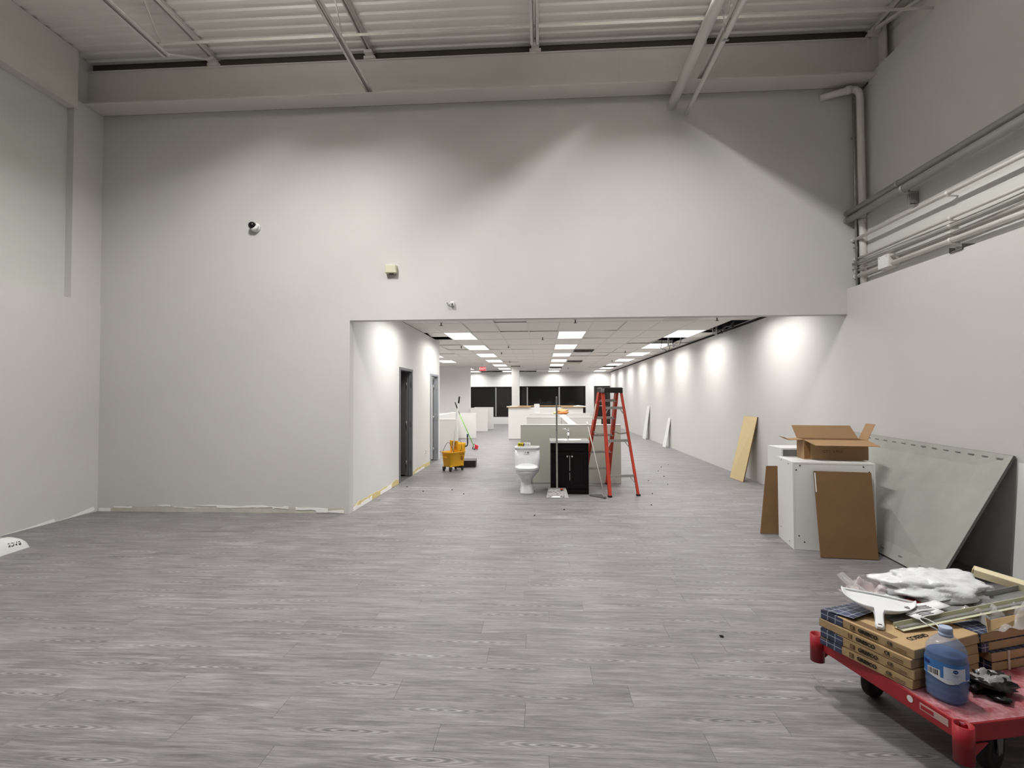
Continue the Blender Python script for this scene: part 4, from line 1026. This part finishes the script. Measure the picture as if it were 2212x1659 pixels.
def panel(name, label, cat, pts, th_, m_, em, extra=None):
    P = [Vector(p_) for p_ in pts]; o = thing(name, label, cat, (0, 0, 0))
    nrm = (P[1] - P[0]).cross(P[3] - P[0]).normalized() * th_
    MB().prism(P, nrm).build('sheet', m_, o)
    if em:
        for i in range(4):
            a, b = P[i], P[(i + 1) % 4]; inw = (P[(i + 2) % 4] - b).normalized()
            MB().beam(a + nrm * .5, b + nrm * .5, th_ * 1.02, .002, inw).build('edge', em, o)
    return o, P, nrm
o, P, nr = panel('flat_carton', 'flat brown carton leaning on the front of the white cabinet', 'carton', [(2.66, 5.025, .003), (3.155, 4.975, .003), (3.214, 5.15, .79), (2.712, 5.225, .795)], .018, CARDD, CARDIN)
MB().prism([P[3].lerp(P[0], .02) + nr * 1.03, P[3].lerp(P[0], .25) + nr * 1.03, P[3].lerp(P[0], .25).lerp(P[2].lerp(P[1], .25), .02) + nr * 1.03, P[3].lerp(P[0], .02).lerp(P[2].lerp(P[1], .02), .02) + nr * 1.03], nr * .03).build('label_strip', WHITE, o)
a, b = P[3].lerp(P[0], .32) + nr * 1.02, P[2].lerp(P[1], .32) + nr * 1.02
MB().beam(a, b, .001, .003, P[3] - P[0]).build('crease', CARDIN, o)
panel('flat_carton', 'dark brown carton leaning behind the left side of the white cabinet', 'carton', [(2.455, 5.87, .003), (2.93, 5.84, .003), (3.05, 6.03, .735), (2.60, 6.03, .735)], .02, CARDD, CARDIN)
# cement board
o, P, nr = panel('cement_board', 'large grey cement board leaning on the right wall', 'board', [(3.44, 6.79, .004), (3.25, 4.36, .004), (3.872, 4.36, 1.045), (3.872, 6.79, 1.10)], .022, CEMENT, CEMEDGE)
d_ = nr.normalized() * -1 if nr.x > 0 else nr.normalized()
for i in range(16):
    f_ = .03 + i * .058; e_ = random.Random(i).uniform(.006, .012)
    p_ = P[2].lerp(P[3], f_); q = P[1].lerp(P[0], f_); c_ = p_.lerp(q, .035) + nr * 1.0
    MB().beam(c_, c_ + (P[3] - P[2]).normalized() * .06, .0015, e_, q - p_).build('edge_print', CEMEDGE, o)
    if i % 2: c_ = q.lerp(p_, .05) + nr; MB().beam(c_, c_ + (P[3] - P[2]).normalized() * .05, .0015, e_, q - p_).build('edge_print', CEMEDGE, o)
panel('white_sheet', 'white sheet leaning on the right wall beyond the cart', 'board', [(3.79, 4.33, .003), (3.79, 3.2, .003), (3.87, 3.2, 1.0), (3.87, 4.33, 1.0)], .006, WHITE, None)

# ------------------------------------------------------------------ red platform cart
ct = thing('platform_cart', 'red steel platform cart at the lower right', 'cart', (1.63, 2.09, 0), R(12))
LU, LV, ZD = 1.45, .73, .272
MB().box(.0, LU, .0, LV, ZD - .006, ZD).build('deck', REDDECK, ct)
for a in ((0, LU, -.006, .02), (0, LU, LV - .02, LV + .006)): MB().box(a[0], a[1], a[2], a[3], ZD - .075, ZD - .001).build('side_rail', RED, ct, bevel=.006)
for a in ((-.006, .02), (LU - .02, LU + .006)): MB().box(a[0], a[1], .02, LV - .02, ZD - .075, ZD - .001).build('end_rail', RED, ct, bevel=.006)
for u, w_ in ((-.012, -.012), (-.012, LV + .012), (LU, -.01), (LU, LV + .01)):
    so = MB(); n_ = 20; r0, r1 = .034, .029
    so.loft([[(u + r * math.cos(2 * math.pi * i / n_), w_ + r * math.sin(2 * math.pi * i / n_), z) for i in range(n_)] for r, z in ((r1, ZD - .10), (r0, ZD - .135), (r0, ZD + .006), (r1, ZD + .006), (r1, ZD - .10))], cap=False)
    so.build('corner_socket', RED, ct)
    MB().prism([(u, w_ - .003, ZD - .075), (u + (.11 if u < .5 else -.11), w_ - .003, ZD - .075), (u + (.02 if u < .5 else -.02), w_ - .003, ZD - .14)], (0, .006, 0)).build('gusset', RED, ct)
for u, w_ in ((.25, .10), (.21, .62), (LU - .2, .10), (LU - .2, .62)):
    wh = MB().lathe([(.02, -.022), (.07, -.022), (.084, -.019), (.088, -.008), (.088, .008), (.084, .019), (.07, .022), (.02, .022)], 32).build('wheel', RUBBER, ct)
    wh.location = (u, w_, .0885); wh.rotation_euler = (R(90), 0, R(18) if u < .5 else 0)
    MB().lathe([(.045, -.0235), (.045, .0235)], 20).build('hub', BLACK, wh)
    MB().lathe([(.0, -.034), (.012, -.034), (.012, .034), (.0, .034)], 10).build('axle', SILVER, wh)
    fk = MB()
    for s_ in (-1, 1): fk.prism([(-.03, s_ * .03, .10), (.03, s_ * .03, .10), (.016, s_ * .03, -.012), (-.016, s_ * .03, -.012)], (0, s_ * .004, 0))
    fk.box(-.04, .04, -.034, .034, .10, .106)
    fo = fk.build('fork', GALV, ct); fo.location = (u, w_, .0885); fo.rotation_euler = (0, 0, R(18) if u < .5 else 0)
stk = MB().box(-.0075, -.006, .05, .17, ZD - .045, ZD - .018).build('label', mat('label_paper', (186, 160, 152), .7), ct)
MB().box(-.0085, -.0075, .11, .165, ZD - .040, ZD - .024).build('label_print', RED, stk)
q_ = MB().lathe([(.014, 0), (.014, .0012)], 16).build('round_sticker', WHITE, ct); q_.location = (-.006, .215, ZD - .03); q_.rotation_euler = (0, R(-90), 0)

# ---- tile cartons
TBLUE = None
def tile_print():
    t_ = NT('blue_tile_print'); tc = t_.node('ShaderNodeTexCoord').outputs['Object']
    sp = t_.node('ShaderNodeSeparateXYZ'); t_.link(tc, sp.inputs[0])
    def ln(sock, off):
        f_ = t_.math('FRACT', t_.math('ADD', t_.math('MULTIPLY', sock, 24.), off))
        return t_.math('LESS_THAN', f_, .09)
    any_ = t_.math('MAXIMUM', t_.math('MAXIMUM', ln(sp.outputs[0], .5), ln(sp.outputs[1], .3)), ln(sp.outputs[2], .45))
    nz = t_.noise(tc, 14., 3)
    base = t_.ramp(nz, [(.35, lin((30, 34, 52))), (.65, lin((58, 66, 98)))])
    t_.link(t_.mix(any_, base, lin((164, 168, 178))), t_.b.inputs['Base Color']); t_.b.inputs['Roughness'].default_value = .5
    return t_.m
TBLUE = tile_print()
BS, BT = .445, .0435
def tile_box(name, label, loc, rz, mirror=False, group='cartons of tiles on the red cart', torn=False):
    o = thing(name, label, 'carton', loc, rz, group)
    r_ = random.Random(label); c_ = MB().box(0, BS, 0, BS, 0.0008, BT - .0008)
    c_.v = [v_ + Vector((r_.uniform(-.003, .003), r_.uniform(-.003, .003), 0)) for v_ in c_.v]
    c_.build('carton', CARDT, o, bevel=.004)
    s_ = .0016
    # printed tile picture wrapped round one end, on the left face and the top
    yb = BS - .12 if not mirror else .0
    MB().box(-s_, .0, yb, yb + .118, .002, BT - .002).build('picture_band', TBLUE, o)
    MB().box(.0, .42, yb + (.03 if not mirror else 0), yb + .118, BT - .0008, BT).build('picture_band', TBLUE, o)
    # lettering on the left face, reading away from the far end
    rd, up = (0, -1, 0), (0, 0, 1)
    if mirror: rd, up = (0, 1, 0), (0, 0, -1)
    yc = .20 if not mirror else .30
    text('lettering', 'GRESCO', .024, INK, o, frame((-.0042, yc, BT / 2), rd, up), .0012, bold=.0006)
    yl = yc + (.075 if not mirror else -.075)
    MB().box(-.0048, -.003, yl - .010, yl + .010, BT / 2 - .010, BT / 2 + .010).build('logo', INKF, o)
    text('logo_mark', 'G', .017, CARDT, o, frame((-.0052, yl, BT / 2), rd, up), .0006)
    ye = yc - .10 if not mirror else yc + .1
    text('lettering', 'CE', .020, INK, o, frame((-.0042, ye, BT / 2 + .003), rd, up), .0012)
    for k_ in range(2): MB().box(-.0046, -.003, ye - .07, ye - .025 if k_ == 0 else ye + .02, BT / 2 - .001 - k_ * .009, BT / 2 + .0006 - k_ * .009).build('print_line', INKF, o)
    return o
n1 = Vector((1.597, 2.304, 0)); a1 = math.atan2(.38, .925)
names1 = ['bottom tile carton of the left stack on the cart', 'second tile carton from the bottom of the left stack', 'third tile carton from the bottom of the left stack', 'top tile carton of the left stack, under the dustpan']
for k_, l in enumerate(names1):
    jx = [(.0, .0), (.004, -.006), (-.004, .004), (.008, .0)][k_]
    tb = tile_box('tile_carton', l, (n1.x + jx[0], n1.y + jx[1], ZD + .001 + k_ * (BT + .0005)), a1 + R([0, .8, -.6, .4][k_]))
ZT = ZD + .001 + 4 * (BT + .0005)
for k_ in range(4): MB().box(.26, .30, .02 + k_ * .006, .0215 + k_ * .006, BT, BT + .0008).build('print_line', INKF, tb)
tt = text('lettering', 'GRESCO', .034, INK, tb, frame((.14, .075, BT + .0004), (-1, 0, 0), (0, -1, 0)), .0006, bold=.0008)
for k_ in range(6): MB().box(.012 + k_ * .008, .0145 + k_ * .008, .10, .31, BT - .0002, BT + .0006).build('print_line', INKF, tb)
# torn flap and broken edge of the top carton
MB().prism([(0, BS - .02, BT), (.42, BS + .0, BT), (.36, BS - .14, BT + .035), (.02, BS - .16, BT + .012)], (0, 0, .002)).build('loose_flap', TBLUE, tb)
n2 = Vector((2.065, 2.475, 0)); a2 = R(17)
l2 = ['bottom tile carton of the right stack, tied with white strap', 'second carton of the right stack, under the torn ones', 'third carton of the right stack with blue picture corner', 'torn open tile carton on top of the right stack']
for k_, l in enumerate(l2):
    off = (0, 0) if k_ < 2 else (-.05, -.005)
    tb = tile_box('tile_carton', l, (n2.x + off[0], n2.y + off[1], ZD + .001 + k_ * (BT + .0005)), a2 + R([0, .5, 1.5, 2.2][k_]), mirror=True)
    if k_ < 2: MB().box(.10, .112, -.003, 0, 0, BT).build('strap', mat('strap_white', (216, 206, 190), .6), tb)
    if k_ == 2: MB().box(.0, .045, -.0035, -.0005, .003, BT - .003).build('picture_patch', TBLUE, tb)
    if k_ == 3:
        MB().prism([(.05, .0, BT), (.42, .0, BT), (.40, .02, BT + .05), (.12, .03, BT + .035), (.07, .02, BT + .06)], (0, .003, 0)).build('torn_flap', CARDT, tb)
        MB().prism([(.2, .05, BT), (.42, .04, BT), (.44, .12, BT + .03), (.25, .14, BT + .02)], (0, .0, .003)).build('torn_flap', CARDD, tb)

# ---- dustpan lying on the left stack
dp = thing('hand_dustpan', 'white plastic hand dustpan on the left stack of cartons', 'dustpan', (1.68, 2.655, ZT + .046), R(-30))
dp.rotation_euler = (R(13), R(2), R(-30))
dpm = mat('dustpan_white', (228, 230, 232), .3)
def pan(u, w_):
    x = u * 2 - 1; half = .020 + .135 * max(0., 1 - w_ ** 2.4) ** .55; y_ = .085 - .165 * w_
    rim = max(abs(x) ** 10, 0)
    return (half * x, y_ - .012 * x * x * (1 - w_), .004 + .022 * rim + .010 * w_)
MB().grid(pan, 32, 20).build('pan', dpm, dp, solid=.004)
MB().tube([(-.155, .073, .016), (-.08, .083, .012), (0, .086, .011), (.08, .083, .012), (.155, .073, .016)], .005, 8).build('blade_lip', dpm, dp)
MB().loft([[(h_, y_, z - t_), (h_ * .8, y_, z + t_), (-h_ * .8, y_, z + t_), (-h_, y_, z - t_)] for h_, y_, z, t_ in ((.028, -.065, .014, .008), (.021, -.095, .016, .010), (.019, -.14, .014, .010), (.021, -.185, .010, .010), (.013, -.202, .008, .008))], smooth=False).build('handle', dpm, dp, bevel=.004)
MB().box(-.008, .008, -.190, -.184, .016, .0215).build('hang_slot', GREYFRAME, dp)

# ---- metal profiles and lumber
mp_ = thing('steel_angle', 'long grey steel angle lying across both carton stacks', 'profile', (1.69, 2.575, ZT + .002))
def prof(o, p0, p1, w_, h_, m_, nm):
    p0, p1 = Vector(p0), Vector(p1); d_ = (p1 - p0).normalized(); sd = d_.cross(Vector((0, 0, 1))).normalized(); u_ = sd.cross(d_)
    MB().quadbox((p0 + p1) / 2 + u_ * .0015, d_ * (p1 - p0).length / 2, sd * w_ / 2, u_ * .0015).build(nm, m_, o)
    MB().quadbox((p0 + p1) / 2 + u_ * h_ / 2 - sd * w_ / 2, d_ * (p1 - p0).length / 2, sd * .0015, u_ * h_ / 2).build(nm, m_, o)
prof(mp_, (0, 0, .004), (1.32, .33, .125), .06, .028, GALV, 'flange')
mp2 = thing('corner_bead', 'cream metal corner bead lying beside the steel angle', 'profile', (1.665, 2.487, ZT + .002))
prof(mp2, (0, 0, .004), (1.35, .335, .115), .05, .02, mat('cream_metal', (206, 204, 178), .5), 'flange')
MB().quadbox((.675, .1675, .066), (.675, .1675, .0555), (.002, -.008, 0), (0, 0, .004)).build('ridge', GALV, mp2)
lu_ = thing('lumber_piece', 'pale lumber stick lying behind the white bag', 'lumber', (2.38, 2.95, ZT + .03))
MB().beam((0, 0, .10), (.34, -.30, .02), .09, .038, (0, 0, 1)).build('stick', LUMBER, lu_, bevel=.003)
MB().beam((-.004, .004, .101), (0, 0, .1), .088, .036, (0, 0, 1)).build('end_grain', MDF, lu_)

# ---- bags, papers and plastic on the cart
bg = NT('glossy_white_bag'); bgm = bg.m; bg.b.inputs['Base Color'].default_value = (*lin((226, 228, 230)), 1); bg.b.inputs['Roughness'].default_value = .2
bg.bump(bg.noise(bg.node('ShaderNodeTexCoord').outputs['Object'], 7., 4, .55, .6), .55, .03)
wb = thing('white_bag', 'bulging glossy white plastic bag on the carton stacks', 'bag', (2.10, 2.87, ZT + .07))
blob((0, 0, 0), .27, .18, .08, .3, 2.2, 4.2, 64, 32, .01).build('bag', bgm, wb)
blob((-.24, -.05, -.045), .10, .06, .022, .5, 2.6, 9., 20, 10, .004).build('neck', bgm, wb)
FILM = film('clear_film', (226, 224, 222), .36, .15); PINK = film('pink_film', (228, 212, 210), .46, .18)
def crumple(w_, d_, h_, seed, n=26, fr=3.2):
    def fn(u, v_):
        x, y_ = (u - .5) * w_, (v_ - .5) * d_
        z = h_ * (.5 + mnoise.noise(Vector((u * fr, v_ * fr, seed))) + .5 * mnoise.noise(Vector((u * fr * 2.3, v_ * fr * 2.3, seed + 3))))
        e = min(u, 1 - u, v_, 1 - v_) * 6
        return (x + .012 * mnoise.noise(Vector((u * 5, v_ * 5, seed + 9))), y_ + .012 * mnoise.noise(Vector((u * 5, v_ * 5, seed + 17))), max(.001, z * min(1, .25 + e)))
    return MB().grid(fn, n, n)
pk = thing('clear_bag', 'crumpled clear pinkish plastic bag beside the dustpan', 'bag', (1.845, 2.92, ZT + .002), R(20))
crumple(.34, .20, .075, 2.).build('film', PINK, pk)
MB().grid(lambda u, v_: (-.19 + .10 * u + .02 * v_, -.03 + .13 * v_ - .03 * u, .01 + .10 * v_ * (1 - .5 * u) + .015 * math.sin(8 * u + 5 * v_)), 12, 12).build('collar', FILM, pk)
rb = thing('red_pouch', 'small red plastic pouch between the clear and white bags', 'pouch', (1.905, 2.735, ZT + .024), R(15))
blob((0, 0, 0), .085, .05, .024, .35, 2.5, 6., 24, 12, .003).build('pouch', mat('red_plastic', (150, 40, 44), .25, coat=.3), rb)
MB().box(-.02, .02, -.012, .012, .02, .023).build('fold', MATS['red_plastic'], rb)
for k_, (x, y_, rz, z, l, w_, d_) in enumerate([(1.87, 2.62, 16, .058, 'upper white printed leaflet by the red pouch', .25, .075), (1.84, 2.565, 20, .052, 'lower white printed leaflet lying on the steel angle', .17, .06)]):
    pp = thing('leaflet', l, 'paper', (x, y_, ZT + z), R(rz))
    MB().grid(lambda u, v_: (w_ * (u - .5), d_ * (v_ - .5), .018 * (u - .5) + .004 * math.sin(6 * u)), 8, 2).build('sheet', mat('paper_white', (236, 236, 236), .7), pp, solid=.002)
    for q in range(3): MB().box(-.05, .03, -.02 + q * .012, -.017 + q * .012, .0015, .004).build('print_line', GREYFRAME, pp)
    if k_ == 0: MB().box(-.09, -.06, -.02, .02, .000, .002).build('print_block', GREYFRAME, pp)
cs = thing('clear_sheet', 'crumpled clear plastic sheet over the right stack of cartons', 'plastic', (2.26, 2.66, ZT + .004), R(17))
crumple(.40, .26, .07, 6., fr=4.).build('film', FILM, cs)
bk = thing('black_bag', 'crumpled black plastic lump beside the water bottle', 'bag', (1.925, 2.32, ZD + .035), R(12))
blob((0, 0, 0), .085, .06, .036, .75, 2.8, 3.3, 28, 14, .002).build('lump', mat('black_film', (20, 21, 23), .35, bump=.5, bscale=40), bk)
blob((-.03, -.06, -.022), .035, .045, .012, .5, 3., 5., 16, 8, .002).build('tail', MATS['black_film'], bk)
q_ = crumple(.12, .09, .022, 11., 16).build('film', FILM, bk); q_.location = (.0, .0, .025)

# ---- water bottle
BOT = (1.705, 2.262, ZD + .001)
wbt = thing('water_bottle', 'large blue-tinted water bottle standing on the red cart', 'bottle', BOT, R(-62)); wbt.scale = (.82, .82, .85)
prof_b = [(.02, .002), (.062, .0), (.076, .008), (.081, .022), (.0785, .032), (.082, .042), (.0825, .055), (.079, .065), (.0825, .075), (.0825, .09), (.079, .10), (.083, .11), (.083, .20), (.079, .212), (.082, .222), (.077, .25), (.065, .275), (.045, .296), (.028, .306), (.024, .312)]
shell = film('bottle_film', (150, 178, 214), .34, .06)
MB().lathe(prof_b, 40, exps=2.6).build('shell', shell, wbt)
lq = NT('blue_water'); lq.b.inputs['Base Color'].default_value = (*lin((78, 112, 184)), 1); lq.b.inputs['Transmission Weight'].default_value = .6
lq.b.inputs['Roughness'].default_value = .12; lq.b.inputs['IOR'].default_value = 1.2
MB().lathe([(r_ - .004, z) for r_, z in prof_b[1:14]] + [(.076, .222)], 40, (0, 0, .004), 2.6).build('water', lq.m, wbt)
capm = mat('bottle_cap', (170, 184, 210), .45)
MB().lathe([(.03, .305), (.031, .312), (.031, .318), (.026, .319), (.026, .324), (.029, .325), (.029, .345), (.026, .349)], 28).build('cap', capm, wbt)
hp = [(-.03 - .042 * (1 - math.cos(q)) , .03 * math.sin(q) * 1.0, .318 + .03 * math.sin(q * .5)) for q in [2 * math.pi * i / 20 for i in range(21)]]
MB().tube(hp, .0032, 6).build('carry_ring', WHITE, wbt)
def on_bottle(th_, z, r=.0845, e=2.6):
    c_, s_ = math.cos(th_), math.sin(th_); return (r * math.copysign(abs(c_) ** (2 / e), c_), r * math.copysign(abs(s_) ** (2 / e), s_), z)
def strip(t0, t1, z0, z1, r, m_, nm, par, wav=0):
    return MB().grid(lambda u, v_: on_bottle(t0 + (t1 - t0) * u, z0 + (z1 - z0) * v_ + (wav * math.sin(u * 9) * (1 - v_)), r), 24, 3).build(nm, m_, par)
lbm = mat('label_blue', (66, 122, 190), .4); lab_ = strip(R(-240), R(20), .115, .198, .0842, lbm, 'label', wbt)
strip(R(-78), R(-5), .118, .182, .0846, mat('label_white', (206, 220, 236), .45), 'label_panel', lab_, .008)
strip(R(-150), R(10), .113, .124, .0845, mat('label_snow', (220, 228, 236), .5), 'label_snow', lab_, .01)
strip(R(-117), R(-86), .124, .158, .0847, WHITE, 'barcode_panel', lab_)
for q in range(7): strip(R(-114.5 + q * 3.9), R(-113 + q * 3.9 + (q % 3) * .6), .128, .154, .0850, BLACK, 'barcode_bar', lab_)
navy = mat('label_navy', (28, 52, 120), .4)
el = MB(); ks = [2 * math.pi * i / 24 for i in range(24)]
el.loft([[on_bottle(R(-42) + .16 * k_ * math.cos(q), .168 + .009 * k_ * math.sin(q), .0851) for q in ks] for k_ in (1., .02)], cap=False).build('emblem', navy, lab_)
strip(R(-48), R(-36), .1665, .1695, .0854, mat('label_sky', (150, 190, 230), .4), 'emblem_mark', lab_)
for q in range(2): strip(R(-52 + 4 * q), R(-30 - 4 * q), .150 - q * .007, .1515 - q * .007, .085, navy, 'label_line', lab_)
strip(R(-134), R(-108), .168, .186, .0849, navy, 'emblem', lab_)
